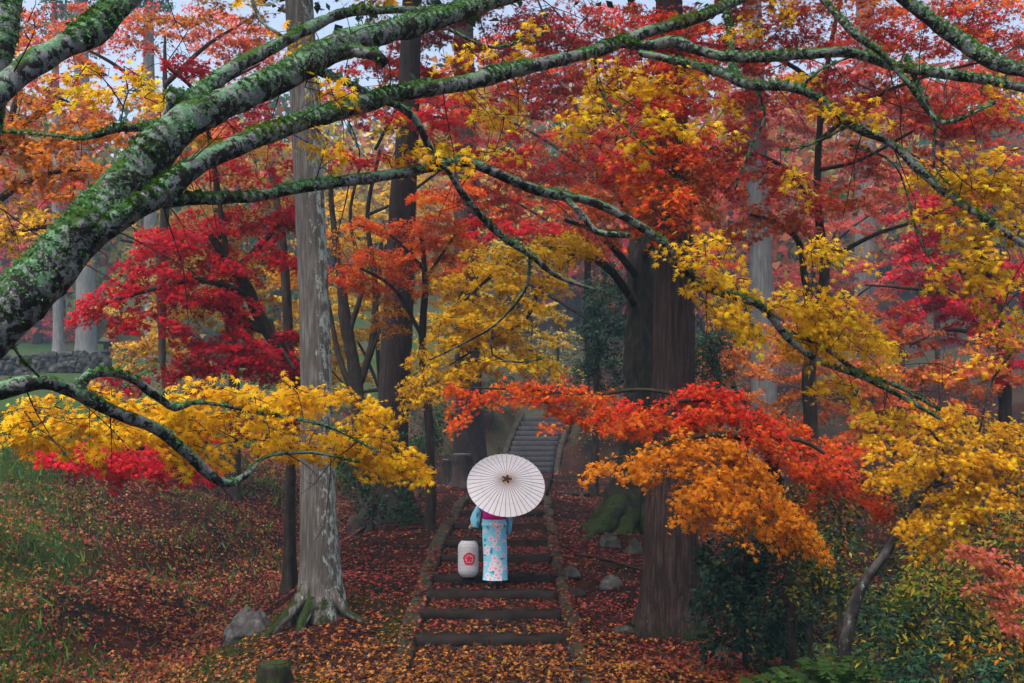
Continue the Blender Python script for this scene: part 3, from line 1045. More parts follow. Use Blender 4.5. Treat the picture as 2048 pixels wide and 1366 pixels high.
fm.limb([(-3.45, 4.4, 1.7, .12), (-3.1, 4.9, 2.4, .075), (*P(-60, 795, 5.4), M(38, 5.4) / 2), (*P(0, 782, 5.5), M(36, 5.5) / 2), (*P(80, 764, 5.6), M(34, 5.6) / 2), (*P(140, 780, 5.75), M(30, 5.75) / 2), (*P(220, 820, 5.95), M(27, 5.95) / 2), (*P(310, 856, 6.2), M(25, 6.2) / 2), (*P(370, 902, 6.35), M(22, 6.35) / 2), (*P(420, 950, 6.5), M(19, 6.5) / 2), (*P(460, 966, 6.6), M(17, 6.6) / 2), (*P(500, 944, 6.7), M(13, 6.7) / 2), (*P(530, 914, 6.8), M(8, 6.8) / 2), (*P(620, 905, 7.0), M(6, 7.0) / 2), (*P(720, 925, 7.2), .008)], seed=13, **K)
fm.plimb([(155, 778, 5.8, 22), (175, 752, 5.82, 18), (212, 744, 5.9, 18), (262, 756, 6.0, 17), (310, 790, 6.15, 17), (350, 816, 6.3, 16), (385, 806, 6.4, 9), (430, 808, 6.5, 8), (520, 826, 6.8, 7), (650, 852, 7.1, 5), (760, 905, 7.4, 3)], seed=14, **K2)
fm.plimb([(350, 260, 5.2, 44), (368, 215, 5.3, 40), (420, 175, 5.45, 30), (480, 128, 5.6, 28), (560, 86, 5.8, 24), (620, 55, 6.0, 22), (690, 26, 6.2, 20), (760, 20, 6.4, 16), (850, 22, 6.6, 12), (960, 40, 6.8, 8)], seed=15, **K2)
fm.plimb([(372, 200, 5.3, 26), (345, 185, 5.25, 24), (340, 215, 5.2, 18), (325, 250, 5.2, 18), (240, 256, 5.3, 16), (170, 277, 5.4, 7), (100, 270, 5.5, 6), (0, 262, 5.6, 4)], seed=16, **K2)
fm.plimb([(630, 140, 5.8, 18), (700, 168, 5.95, 16), (750, 196, 6.0, 15), (800, 213, 6.1, 13), (826, 232, 6.15, 17), (845, 265, 6.2, 16), (866, 312, 6.3, 13), (900, 348, 6.4, 13), (932, 396, 6.5, 14), (1000, 470, 6.7, 13), (1060, 510, 6.8, 12), (1120, 555, 6.95, 10), (1200, 582, 7.1, 7)], seed=17, **K2)
fm.plimb([(680, 100, 5.95, 26), (720, 104, 5.85, 24), (755, 112, 5.8, 24), (770, 128, 5.8, 22)], seed=18, **K2)
fm.plimb([(1450, 20, 7.9, 12), (1462, 70, 7.7, 12), (1464, 130, 7.4, 12), (1475, 160, 7.2, 14)], seed=19, **K2)
fm.plimb([(1810, 110, 6.8, 12), (1850, 200, 6.75, 10), (1868, 245, 6.7, 6), (1868, 330, 6.7, 4)], seed=20, **K2)
fm.plimb([(1130, 395, 6.9, 14), (1160, 425, 6.85, 13), (1190, 462, 6.85, 12), (1225, 470, 6.85, 14), (1260, 470, 6.9, 10)], seed=21, **K2)
fm.plimb([(1560, 660, 7.6, 10), (1640, 690, 7.75, 10), (1720, 745, 7.9, 9), (1800, 775, 8.0, 8), (1880, 820, 8.1, 6)], seed=22, **K2)
for rows in [[(1510, 172, 7.05, 6), (1530, 230, 7.1, 5), (1500, 300, 7.2, 4), (1470, 380, 7.3, 3)], [(1190, 110, 7.3, 5), (1200, 180, 7.3, 4), (1260, 260, 7.3, 4), (1310, 310, 7.3, 3)],
             [(1870, 240, 6.65, 6), (1868, 330, 6.7, 4), (1900, 370, 6.7, 4)], [(1060, 510, 6.8, 7), (1050, 580, 6.9, 6), (990, 650, 7.0, 5), (920, 690, 7.1, 4), (860, 720, 7.2, 3)],
             [(985, 660, 7.0, 5), (985, 710, 7.1, 4), (1040, 725, 7.2, 4), (1090, 715, 7.3, 3)], [(500, -20, 6.0, 8), (520, 40, 6.0, 7), (575, 78, 5.9, 6)],
             [(24, 690, 4.72, 7), (50, 725, 5.1, 6), (78, 752, 5.58, 5)], [(50, 775, 5.55, 3.5), (75, 830, 5.6, 3), (100, 870, 5.7, 2.5), (140, 920, 5.8, 2)], [(1600, 180, 7.0, 7), (1640, 140, 6.9, 5), (1750, 95, 6.9, 4)],
             [(1700, 250, 7.0, 7), (1620, 290, 7.1, 5), (1560, 300, 7.2, 3)], [(900, 60, 7.2, 7), (990, 95, 7.3, 6), (1100, 60, 7.6, 5)], [(1700, 290, 7, 5), (1790, 330, 7, 4), (1830, 450, 7.0, 4), (1870, 540, 7.0, 3)]]:
    fm.plimb(rows, seed=rows[0][0], sides=6, step=.08, rough=.1)

yel = (Y1, Y1, Y2)
for a in [(300, -330, 600, 170, 6.0), (1000, -420, 600, 200, 7.5), (1700, -330, 500, 170, 7.0), (700, -700, 800, 200, 7.5), (1500, -750, 700, 200, 8.0), (0, -3500, 2200, 500, 2.6), (1400, -3600, 2200, 500, 2.8), (300, -1900, 1500, 300, 4.4), (1700, -1900, 1300, 300, 4.6)]:   # rest of the crown, added unseen above the frame to shade the ground
    fm.blob(*a, yel, .35, 0, dd=2.2, L=.9, size=.16)
for a in [  # the long low bough on the left
    (130, 850, 130, 55, 6.2, 5), (60, 830, 70, 45, 6.0, 0), (290, 800, 120, 45, 6.6, 8), (330, 870, 130, 45, 6.7, 10), (450, 800, 120, 35, 6.9, 4), (560, 790, 120, 28, 7.2, 5),
    (500, 850, 110, 35, 7.1, 10), (640, 800, 90, 25, 7.5, 10), (600, 880, 110, 28, 7.3, 4), (720, 815, 90, 28, 7.7, 20), (680, 880, 90, 30, 7.5, 14), (760, 905, 90, 32, 7.8, 14), (790, 930, 75, 30, 7.9, 8), (835, 918, 45, 18, 8.0, 12), (740, 855, 60, 20, 7.8, 25), (400, 850, 90, 30, 6.7, 15)]:
    fm.blob(*a[:5], yel, 1.25, a[5])
br = (Y1, Y2, Y2)
for a in [  # bright sprays at the ends of the right-hand limbs
    (1640, 612, 75, 40, 7.7, 20), (1628, 668, 45, 60, 7.7, 60), (1650, 620, 75, 45, 7.7, 20), (1690, 670, 90, 45, 7.8, 25), (1620, 660, 40, 50, 7.7, 60), (1740, 700, 60, 40, 7.9, 35), (1430, 600, 80, 35, 7.3, 20), (1500, 640, 80, 40, 7.5, 25), (1410, 500, 60, 45, 7.2, 10),
    (1470, 570, 50, 40, 7.4, 10), (1560, 600, 60, 20, 7.6, 0), (1690, 780, 60, 30, 7.9, 30), (1650, 500, 60, 35, 8.2, 10), (1760, 840, 70, 30, 8.1, 10)]:
    fm.blob(*a[:5], br, 1.1, a[5])
for a in [(1920, 330, 70, 45, 7.0, 10, 1.2), (1980, 400, 80, 60, 6.9, 10, 1.3), (1910, 450, 60, 40, 6.9, 15, 1.1), (1960, 520, 80, 60, 6.9, 20, 1.2), (1890, 380, 50, 50, 7.0, 30, 1.0), (2010, 310, 40, 40, 6.8, 0, 1.1), (1930, 560, 50, 40, 6.9, 40, .9), (2030, 460, 40, 80, 6.8, 30, 1.1), (1990, 620, 60, 40, 7.0, 20, .6)]:
    fm.blob(*a[:5], (Y1, Y2, Y2, C(.68, .36, .01)), a[6], a[5])
for a in [(960, 130, 70, 60, 7.1, 20, .5), (1000, 220, 60, 50, 7.0, 20, .6), (1230, 160, 70, 40, 7.3, 5, .7), (1330, 170, 70, 40, 7.3, 5, .8), (1180, 250, 80, 45, 7.2, 15, .9), (1320, 230, 60, 40, 7.2, 15, .8), (1250, 290, 80, 30, 7.3, 10, .6), (1400, 190, 60, 30, 7.2, 5, .5), (1530, 40, 60, 30, 7.3, 10, .7), (1620, 130, 60, 20, 7.0, 5, .6), (1660, 245, 70, 30, 7.0, 15, .7), (1720, 220, 60, 25, 7.0, 10, .6),
          (590, 75, 40, 20, 6.0, 5, .6), (810, 290, 90, 28, 6.3, 0, .9), (880, 300, 60, 20, 6.4, 0, .7), (250, 165, 80, 30, 5.4, 8, 1.0), (190, 155, 40, 20, 5.3, 0, .7), (300, 185, 40, 25, 5.4, 25, 1.0), (640, 170, 40, 20, 5.8, 5, .25), (1050, 60, 60, 40, 7.4, 10, .4), (1440, 250, 60, 30, 7.2, 5, .4), (1600, 330, 60, 25, 7.1, 10, .4), (630, 260, 50, 40, 5.8, 20, .12), (360, 230, 30, 15, 5.3, 10, .3), (1960, 180, 80, 30, 6.6, 0, .4), (950, 290, 90, 40, 7, 0, .35)]:
    fm.blob(*a[:5], br, a[6], a[5])
# bare shoots hanging from the limbs
sk = np.concatenate(fm.skel[:24])
for q in range(110):
    o0 = sk[RNG.integers(0, len(sk))]
    L = RNG.uniform(.25, .8)
    dv = np.array([RNG.normal(.3, .6), RNG.normal(0, .4), RNG.choice([-1, -1, 1]) * RNG.uniform(.3, 1)])
    dv /= np.linalg.norm(dv)
    tt = np.linspace(0, 1, 7)[:, None]
    ln_ = o0 + dv * L * tt
    ln_ = ln_ + np.stack([noise(ln_, 4.0, q + a) for a in range(3)], 1) * .10 * tt
    ln_[:, 2] -= .15 * L * tt[:, 0] ** 2
    tube(fm.twigs, ln_, np.linspace(.005, .0015, 7), 3, cap=False)
    for h in (2, 4):
        e = ln_[h] + (dv * .5 + RNG.normal(0, .5, 3)) * L * .45
        tube(fm.twigs, np.array([ln_[h], (ln_[h] + e) / 2 + RNG.normal(0, .015, 3), e]), np.array([.003, .002, .001]), 3, cap=False)
# moss cushions standing on the upper side of the thick limbs
mo = MB()
for o in [c for c in fm.root.children if c.name.startswith(('branch', 'trunk'))]:
    me = o.data
    n = len(me.polygons)
    ce, no, ar = np.zeros(n * 3), np.zeros(n * 3), np.zeros(n)
    me.polygons.foreach_get('center', ce)
    me.polygons.foreach_get('normal', no)
    me.polygons.foreach_get('area', ar)
    ce, no = ce.reshape(-1, 3) + np.array(fm.root.location), no.reshape(-1, 3)
    w = ar * np.clip(no[:, 2] + .45, 0, 1) * (noise(ce, 2.6, 44) + .5 * noise(ce, 9, 45) > -.15)
    cnt = int(w.sum() * 44000)
    if cnt < 5:
        continue
    k = RNG.choice(n, min(cnt, 26000), p=w / w.sum())
    pos = ce[k] + RNG.normal(0, .008, (len(k), 3))
    hue = sstep(-.5, .2, noise(pos, 3.5, 46) + noise(pos, 12, 47) * .6)[:, None]
    yl = sstep(.1, .5, noise(pos, 2.2, 48))[:, None]
    cc = (C(.045, .12, .008) * (1 - yl) + C(.17, .25, .010) * yl) * (1 - hue) + C(.13, .30, .12) * hue
    add_leaves(mo, SLIP, pos - no[k] * .001, RNG.normal(0, 1, (len(k), 3)) + no[k] * .3, no[k] + RNG.normal(0, .7, (len(k), 3)), RNG.uniform(.007, .017, len(k)), cc * RNG.uniform(.6, 1.3, (len(k), 1)))
tag(mo.build('moss', MAT['mosstuft'], fm.root), kind='stuff')
fm.finish()

# ------------------------------------------------------------------ the other maples
def maple(name, label, base, rows_list, bark='darkbark', size=.104, tpl=STAR5, pick=0, trunk_first=True, twig_r=.004, tw=True, group=None):
    """base (px, depth); rows_list: limbs as rows of (px, py, depth, width px), the first one the trunk"""
    x = (base[0] - 1024) / FPX * base[1]
    g = gz(x, base[1])
    t = Tree(name, label, 'tree', (x, base[1], g), MAT[bark], tpl, size, pick=pick, twig_r=twig_r, tw=tw, group=group)
    for k, rows in enumerate(rows_list):
        pts = [(*P(a, b, d), M(w, d) / 2) for a, b, d, w in rows]
        if k == 0:
            r = pts[0][3]
            pts = [(x, base[1], g - .15, r * 1.5), (x, base[1], g + .25, r * 1.1)] + pts
        t.limb(pts, 'trunk' if k == 0 else 'branch', sides=14 if base[1] < 20 else 9, step=.12, rough=.18, rscale=5, seed=int(rows[0][0]) + k)
    return t


# crimson maple on the left
t = maple('maple_tree', 'crimson maple on the left behind the pale grey cedar', (634, 15.8), [
    [(632, 960, 15.8, 30), (610, 800, 15.7, 28), (560, 700, 15.6, 28), (522, 640, 15.6, 27), (490, 570, 15.5, 26), (455, 520, 15.4, 20), (420, 470, 15.3, 14)],
    [(530, 660, 15.6, 20), (480, 640, 15.4, 22), (455, 610, 15.3, 18), (440, 560, 15.2, 12)], [(500, 590, 15.5, 16), (400, 560, 15, 12), (300, 580, 14.6, 8), (200, 610, 14.4, 4)],
    [(470, 540, 15.4, 14), (540, 470, 15.6, 10), (590, 420, 15.8, 6)], [(455, 520, 15.4, 12), (430, 350, 15.3, 10), (400, 200, 15, 8), (330, 130, 14.8, 5)],
    [(580, 740, 15.6, 14), (480, 730, 15.4, 12), (400, 740, 15.1, 7)], [(612, 820, 15.7, 12), (540, 870, 15.5, 9), (420, 885, 15.0, 7), (250, 900, 14.2, 6), (110, 915, 13.8, 3)], [(540, 640, 15.6, 10), (560, 690, 15.3, 8), (590, 740, 15, 6)]])
cr = (R1, R1, R1, R2, R3)
for a in [(470, 455, 110, 35, 15.5, 8), (390, 480, 120, 35, 15.2, 0), (540, 440, 60, 35, 15.7, 0), (300, 510, 90, 30, 14.9, -15), (360, 545, 110, 32, 15.1, -10), (460, 530, 90, 40, 15.3, 5), (250, 580, 90, 28, 14.6, -20), (340, 600, 110, 32, 15.0, -15),
          (200, 615, 60, 20, 14.4, -15), (280, 640, 70, 25, 14.6, 0), (430, 590, 90, 30, 15.3, 10), (480, 640, 50, 40, 15.4, 40), (350, 660, 60, 22, 15.0, 30), (540, 520, 60, 30, 15.6, 10), (580, 430, 30, 40, 15.8, 0)]:
    t.blob(*a[:5], cr, 1.25, a[5])
for a in [(490, 690, 100, 40, 15.3, 10), (540, 730, 70, 40, 15.4, 10), (420, 720, 80, 30, 15.1, -10), (360, 735, 60, 22, 15, -5), (250, 760, 70, 20, 14.8, 0), (580, 700, 40, 50, 15.5, 0), (560, 830, 50, 25, 15.5, 0), (470, 850, 50, 20, 15.3, 0), (430, 790, 60, 25, 15.2, 0)]:
    t.blob(*a[:5], (R2, R1, R2, R1), 1.5, a[5])
for a in [(110, 918, 70, 16, 13.8, 8), (200, 905, 90, 24, 14.1, 4), (290, 900, 90, 34, 14.4, 0), (350, 870, 80, 30, 14.6, -10), (220, 945, 40, 20, 14.1, 35), (380, 930, 60, 26, 14.7, 10), (340, 950, 40, 18, 14.6, 0), (160, 915, 90, 24, 13.6, 6), (250, 925, 80, 26, 13.9, 4), (300, 880, 90, 26, 14.2, -6)]:
    t.blob(*a[:5], (R1, R1, R3), 1.4, a[5])
for a in [(430, 30, 80, 30, 14.9, 0), (540, 40, 50, 40, 15.2, 0), (340, 40, 60, 24, 14.7, 0)]:
    t.blob(*a[:5], (O1, O3, Y3), .55, a[5])
for a in [(290, 125, 80, 24, 14.7, 0), (380, 130, 60, 28, 15, 20), (430, 150, 25, 20, 15, 40), (160, 370, 35, 22, 14.5, -20), (110, 395, 30, 14, 14.4, -15), (500, 230, 60, 40, 15.4, 0), (450, 340, 80, 30, 15.4, 10), (560, 340, 30, 60, 15.7, 10), (520, 380, 60, 20, 15.5, 5)]:
    t.blob(*a[:5], (R1, R4, R3), .9, a[5])
t.finish()

# yellow maple behind the crimson one
t = maple('maple_tree', 'soft yellow maple showing through behind the crimson maple', (470, 24), [
    [(470, 800, 24, 22), (462, 650, 24, 20), (440, 480, 24, 16), (430, 300, 24, 12)], [(460, 620, 24, 10), (540, 500, 24, 8), (600, 380, 24, 5)], [(455, 560, 24, 10), (340, 500, 23.5, 8), (240, 480, 23, 5)],
    [(465, 700, 24, 10), (360, 690, 23, 7), (260, 700, 22.5, 4)]], size=.14, twig_r=.006)
for a in [(500, 420, 130, 60, 24, 0, 1.0), (400, 540, 150, 70, 24, 0, 1.0), (560, 560, 70, 80, 24, 0, 1.0), (500, 350, 120, 40, 24, 0, .7), (300, 600, 110, 60, 23.5, 0, .8), (450, 620, 120, 40, 24, 0, 1.0), (330, 460, 70, 40, 23.5, 0, .7), (290, 690, 80, 30, 22.6, -25, 1.2), (350, 700, 90, 28, 22.8, 15, 1.0), (260, 720, 60, 20, 22.5, -20, 1.2), (540, 660, 60, 30, 24, 0, .9), (480, 300, 80, 60, 24, 0, .5)]:
    t.blob(*a[:5], (Y3, Y2, Y3, O3), a[6], a[5])
t.finish()

# thin-stemmed crimson maple between the pale and the dark cedar
t = maple('maple_tree', 'crimson and red maple with several thin dark stems between the two left cedars', (725, 22.5), [
    [(722, 900, 22.5, 30), (712, 760, 22.5, 27), (690, 640, 22.4, 24), (682, 560, 22.3, 18), (665, 430, 22.2, 12), (660, 330, 22, 8)], [(716, 780, 22.5, 16), (745, 680, 22.6, 15), (750, 560, 22.6, 12), (735, 430, 22.5, 9), (760, 300, 22.3, 7)],
    [(700, 660, 22.4, 12), (725, 560, 22.3, 9), (700, 440, 22.2, 7), (720, 330, 22, 5)], [(715, 800, 22.5, 14), (680, 720, 22.7, 12), (655, 600, 22.8, 9)], [(735, 430, 22.5, 7), (800, 400, 22, 6), (900, 330, 21.5, 5), (1000, 300, 21, 4)],
    [(750, 300, 22.3, 7), (800, 210, 22, 6), (870, 150, 21.7, 4)], [(738, 720, 22.6, 8), (775, 620, 22.4, 5), (800, 560, 22.2, 3)]], twig_r=.005, size=.12)
for a in [(700, 205, 60, 35, 19.5, 5, 1.3), (760, 225, 70, 25, 19.6, 5, 1.2), (880, 222, 75, 32, 20, 5, 1.3), (690, 312, 55, 18, 19.4, 0, 1.3), (760, 318, 80, 14, 19.6, 0, 1.2), (1010, 455, 110, 16, 20, 2, 1.7), (1080, 460, 50, 20, 20, 5, 1.5), (1040, 320, 60, 28, 21, -5, 1.2), (960, 310, 60, 24, 21, 0, .8), (1040, 270, 60, 20, 21, 0, .7), (880, 190, 60, 20, 20, 0, .8)]:
    t.blob(*a[:5], (R1, R1, R3), a[6], a[5])
for a in [(740, 150, 100, 60, 21.5, 0, 1.0), (860, 120, 100, 60, 21.5, 5, 1.2), (980, 60, 110, 60, 21.5, 0, 1.2), (820, 40, 120, 40, 21.5, 0, .9), (900, 280, 70, 60, 21.5, 0, .7), (1080, 60, 100, 50, 21.5, 0, 1.2), (1150, 130, 100, 60, 21.5, 5, 1.2), (1050, 180, 100, 50, 21.5, 0, .9), (1180, 40, 100, 50, 21, 0, 1.2), (980, 400, 80, 60, 22, 0, .8), (1090, 350, 80, 60, 22, 0, .8)]:
    t.blob(*a[:5], (R3, O2, R1, B1), a[6], a[5])
t.finish()

# orange maple in front of the dark cedar
t = maple('maple_tree', 'orange-red maple whose leaves cross in front of the dark brown cedar', (860, 19.2), [
    [(862, 990, 19.2, 20), (858, 850, 19.2, 18), (845, 700, 19.2, 16), (850, 560, 19.1, 12), (840, 450, 19, 8)], [(848, 680, 19.2, 9), (790, 580, 18.8, 7), (710, 530, 18.4, 4)], [(850, 540, 19.1, 8), (780, 470, 18.8, 5), (710, 450, 18.6, 3)], [(850, 560, 19, 7), (910, 470, 19, 5)]], twig_r=.004, size=.08)
for a in [(770, 450, 80, 18, 18.7, 5, 1.4), (850, 440, 70, 30, 19, 0, 1.0), (690, 540, 60, 20, 18.4, 5, 1.4), (740, 510, 70, 18, 18.5, -15, 1.3), (720, 570, 50, 14, 18.4, 10, 1.3), (780, 550, 60, 30, 18.7, 10, .9), (830, 500, 80, 40, 19, -10, 1.0), (900, 400, 80, 40, 19, 0, .9)]:
    t.blob(*a[:5], (O2, R3, O1), a[6], a[5])
for a in [(580, 540, 50, 40, 18.6, 0, .8), (900, 480, 70, 40, 19.2, 0, .9), (790, 630, 60, 40, 19, 0, .6), (870, 560, 60, 50, 19.2, 0, .7), (680, 480, 40, 30, 18.8, 0, .6)]:
    t.blob(*a[:5], (O1, O3, Y1), a[6], a[5])
t.finish()

# mossy old tree right of the steps, with the golden crown hanging to its left
x, y = (1262 - 1024) / FPX * 19.0, 19.0
gb = gz(x, y)
t = Tree('maple_tree', 'old dark tree with mossy flared foot and golden leaves over the upper path', 'tree', (x, y, gb), MAT['mossbark'], STAR5, .098, twig_r=.0045)
t.limb([(x - .05, y, gb - .15, .50), (x, y, gb + .5, .40), (*P(1276, 850, 19), .30), (*P(1280, 650, 19), .28), (*P(1284, 500, 19), .25), (*P(1300, 330, 19), .19), (*P(1330, 150, 19), .12)], 'trunk', sides=44, step=.08, rough=.22, rscale=6, lobes=cedar_lobes(.75, gb, .55, 5, .07, 4, 1.0))
for rr in [[(1240, 1010, 18.6, 50), (1205, 1060, 18.0, 36), (1165, 1085, 17.5, 14)], [(1260, 1030, 18.5, 46), (1240, 1080, 17.9, 34), (1225, 1100, 17.4, 14)], [(1290, 1020, 18.6, 40), (1310, 1080, 18.0, 30), (1330, 1110, 17.5, 12)]]:
    q = [(*P(*r[:3]), M(r[3], r[2]) / 2) for r in rr]
    q[-1] = (*q[-1][:2], gz(*q[-1][:2]) - .05, q[-1][3])
    t.limb(q, 'root', sides=18, step=.06, rough=.5, rscale=7, seed=int(rr[0][0]))
for rows in [[(1280, 620, 19, 20), (1220, 540, 18, 16), (1150, 500, 16.8, 13), (1080, 500, 15.6, 11), (1000, 540, 14.6, 8), (930, 600, 14, 5)], [(1150, 505, 16.8, 10), (1080, 580, 15.5, 9), (1050, 640, 15, 7), (980, 680, 14.4, 5), (900, 730, 14, 3)],
             [(1282, 520, 19, 18), (1340, 440, 17.5, 14), (1400, 400, 16.5, 8)], [(1282, 560, 19, 18), (1200, 470, 17.5, 12), (1130, 440, 16.5, 7)], [(1284, 480, 19, 14), (1240, 400, 18, 10), (1200, 330, 17, 6)]]:
    t.plimb(rows, seed=rows[1][0], sides=8, step=.12, rough=.2)
gold = (Y1, Y2, Y2, C(.80, .44, .010))
for a in [(1010, 510, 80, 28, 14.7, 0), (1080, 510, 70, 30, 15.3, 10), (960, 545, 80, 26, 14.3, -8), (1050, 560, 90, 30, 15, 5), (960, 600, 80, 26, 14.3, -15), (900, 640, 70, 24, 14, -25), (1040, 620, 80, 28, 14.9, 5), (960, 660, 90, 26, 14.3, -20), (1050, 680, 80, 28, 14.8, 15), (880, 690, 70, 22, 13.9, -30), (970, 720, 90, 28, 14.2, -5),
          (1070, 725, 60, 22, 14.8, 15), (840, 745, 60, 18, 13.8, -35), (910, 750, 60, 20, 14, -15), (1110, 480, 60, 28, 16, 0), (1150, 500, 50, 24, 16.5, 5), (830, 790, 40, 16, 13.7, -40), (870, 780, 50, 16, 13.8, -30)]:
    t.blob(*a[:5], gold, 1.35, a[5])
for a in [(1250, 430, 100, 35, 17, 5, 1.1), (1330, 380, 90, 35, 16.5, 5, 1.2), (1180, 480, 60, 30, 17, 0, 1.0), (1380, 420, 60, 30, 16.5, 10, .9), (1230, 360, 80, 35, 16.8, 0, 1.2), (1300, 450, 70, 20, 16.5, 5, .8)]:
    t.blob(*a[:5], (O1, O2, O3), a[6], a[5])
t.finish()

# low orange maple spread in front of the reddish cedar
t = maple('maple_tree', 'low orange maple with scarlet top, its sheets of leaves crossing the reddish cedar', (1580, 10.6), [
    [(1580, 1120, 10.6, 26), (1560, 1000, 10.6, 24), (1530, 880, 10.5, 20), (1480, 820, 10.4, 15), (1400, 800, 10.3, 10), (1320, 810, 10.4, 6)], [(1535, 890, 10.5, 14), (1450, 870, 10.0, 12), (1360, 880, 9.7, 9), (1260, 910, 9.6, 5), (1190, 925, 9.6, 2.5)],
    [(1545, 930, 10.5, 12), (1500, 940, 10.0, 10), (1420, 960, 9.6, 7), (1350, 980, 9.4, 3)], [(1530, 880, 10.5, 12), (1600, 880, 10.4, 9), (1680, 930, 10.3, 6), (1750, 1000, 10.2, 4)], [(1480, 820, 10.4, 10), (1300, 780, 11.0, 8), (1180, 790, 11.4, 6), (1060, 780, 11.7, 5), (920, 775, 12, 3)],
    [(1560, 990, 10.5, 10), (1580, 1010, 9.9, 8), (1620, 1060, 9.6, 4)]], pick=300, tpl=STAR5, size=.076, twig_r=.003)
red, mid_, ora = (R3, R3, O2), (O2, O2, R3, O1), (O1, O1, C(.78, .32, .010))
for a in [(1330, 800, 70, 18, 10.5, -14, 1.5), (1420, 790, 70, 22, 10.4, 0, 1.6), (1480, 820, 70, 26, 10.4, 22, 1.6), (1260, 808, 50, 14, 10.7, -5, 1.0), (1400, 825, 80, 20, 10.2, 0, 1.4), (1530, 850, 60, 20, 10.5, 35, 1.3)]:
    t.blob(*a[:5], red, a[6], a[5], out=None)
for a in [(1330, 830, 90, 22, 10.3, -8, 1.3), (1270, 840, 60, 22, 10.6, 0, 1.2), (1450, 860, 90, 24, 10.1, 10, 1.5), (1540, 890, 80, 24, 10.3, 38, 1.5), (1600, 930, 80, 20, 10.3, 35, 1.5), (1620, 880, 70, 26, 10.8, 10, 1.4), (1560, 850, 50, 24, 10.9, 10, 1.0), (1230, 820, 40, 30, 10.9, 20, .9)]:
    t.blob(*a[:5], mid_, a[6], a[5])
for a in [(1660, 910, 70, 16, 10.4, -5, 1.5), (1690, 900, 80, 16, 10.8, -8, 1.2), (1700, 950, 70, 18, 10.2, 30, 1.5), (1740, 1000, 60, 22, 10.1, 40, 1.4), (1770, 1030, 40, 18, 10.0, 45, 1.2), (1640, 945, 50, 16, 10.3, 20, 1.3), (1650, 985, 40, 12, 10.2, -15, 1.1)]:
    t.blob(*a[:5], (R3, O2, O2, C(.62, .13, .05)), a[6], a[5])
for a in [(1320, 900, 80, 20, 9.6, -12, 1.5), (1250, 915, 55, 12, 9.6, -18, 1.4), (1200, 928, 30, 7, 9.6, -25, 1.3), (1390, 885, 80, 24, 9.7, 0, 1.6), (1330, 935, 70, 20, 9.5, -8, 1.5), (1420, 930, 90, 26, 9.6, 12, 1.7), (1500, 930, 80, 22, 9.8, 35, 1.6), (1370, 970, 70, 22, 9.4, 0, 1.4), (1460, 980, 80, 26, 9.5, 20, 1.6), (1540, 980, 80, 22, 9.7, 38, 1.6), (1420, 1020, 60, 22, 9.4, 25, 1.2), (1500, 1030, 70, 22, 9.4, 30, 1.4), (1580, 1030, 70, 20, 9.6, 42, 1.5), (1620, 1075, 50, 16, 9.5, 45, 1.3), (1560, 1070, 50, 16, 9.4, 35, .9), (1290, 955, 40, 14, 9.5, -30, 1.2), (1450, 900, 70, 22, 9.8, 15, 1.5)]:
    t.blob(*a[:5], ora, a[6], a[5])
for a in [(1460, 1000, 70, 22, 9.3, 30, 1.3), (1540, 1010, 70, 20, 9.4, 38, 1.4), (1600, 1060, 60, 18, 9.4, 42, 1.4), (1640, 1095, 30, 12, 9.4, 40, 1.2), (1400, 1000, 60, 24, 9.3, 10, 1.2), (1440, 1050, 50, 20, 9.3, 20, .9), (1390, 1040, 40, 16, 9.3, 0, .8)]:
    t.blob(*a[:5], ora, a[6], a[5])
for a in [(940, 775, 70, 12, 12, 0, 1.4), (1030, 775, 70, 14, 11.8, 0, 1.4), (1120, 780, 60, 16, 11.6, 0, 1.4), (1180, 785, 60, 18, 11.4, 10, 1.4), (1220, 830, 40, 24, 11.2, 40, 1.2), (950, 800, 60, 16, 12, -20, 1.0), (1110, 810, 50, 18, 11.6, 10, 1.0), (1150, 830, 40, 24, 11.5, 0, .7), (1080, 800, 50, 18, 11.8, 5, 1.0), (1120, 835, 30, 20, 11.6, 20, .6), (930, 835, 40, 20, 12, -25, .6), (1250, 860, 50, 24, 11, 0, .9)]:
    t.blob(*a[:5], (O2, O1, R3), a[6], a[5], L=.4)
t.finish()

# red and pink maple over the upper right
t = maple('maple_tree', 'tall red and pink maple with forked dark stems filling the upper right', (1640, 16.5), [
    [(1622, 860, 16.5, 28), (1618, 740, 16.5, 28), (1635, 640, 16.5, 26), (1648, 560, 16.5, 21), (1646, 500, 16.5, 19), (1635, 400, 16.4, 16), (1640, 250, 16.2, 13), (1660, 100, 16, 10), (1690, -40, 15.8, 8)],
    [(1630, 670, 16.5, 16), (1610, 560, 16.4, 14), (1595, 480, 16.3, 12), (1540, 440, 16, 8), (1500, 430, 15.8, 5)], [(1650, 530, 16.5, 12), (1690, 500, 16.3, 10), (1760, 465, 16, 8), (1840, 440, 15.8, 6), (1930, 400, 15.5, 4)],
    [(1637, 420, 16.4, 10), (1560, 330, 15.5, 9), (1450, 300, 14.8, 7), (1330, 300, 14.2, 5), (1230, 290, 13.8, 3)], [(1640, 280, 16.2, 10), (1740, 200, 15.4, 8), (1860, 150, 14.8, 6), (1980, 120, 14.4, 4)], [(1650, 180, 16.1, 10), (1560, 120, 15.4, 8), (1430, 90, 14.8, 6), (1300, 80, 14.2, 4)],
    [(1638, 340, 16.3, 9), (1720, 320, 15.8, 7), (1830, 260, 15.2, 5)]], size=.102, twig_r=.004)
pr = (R3, R4, O2, R1, O1)
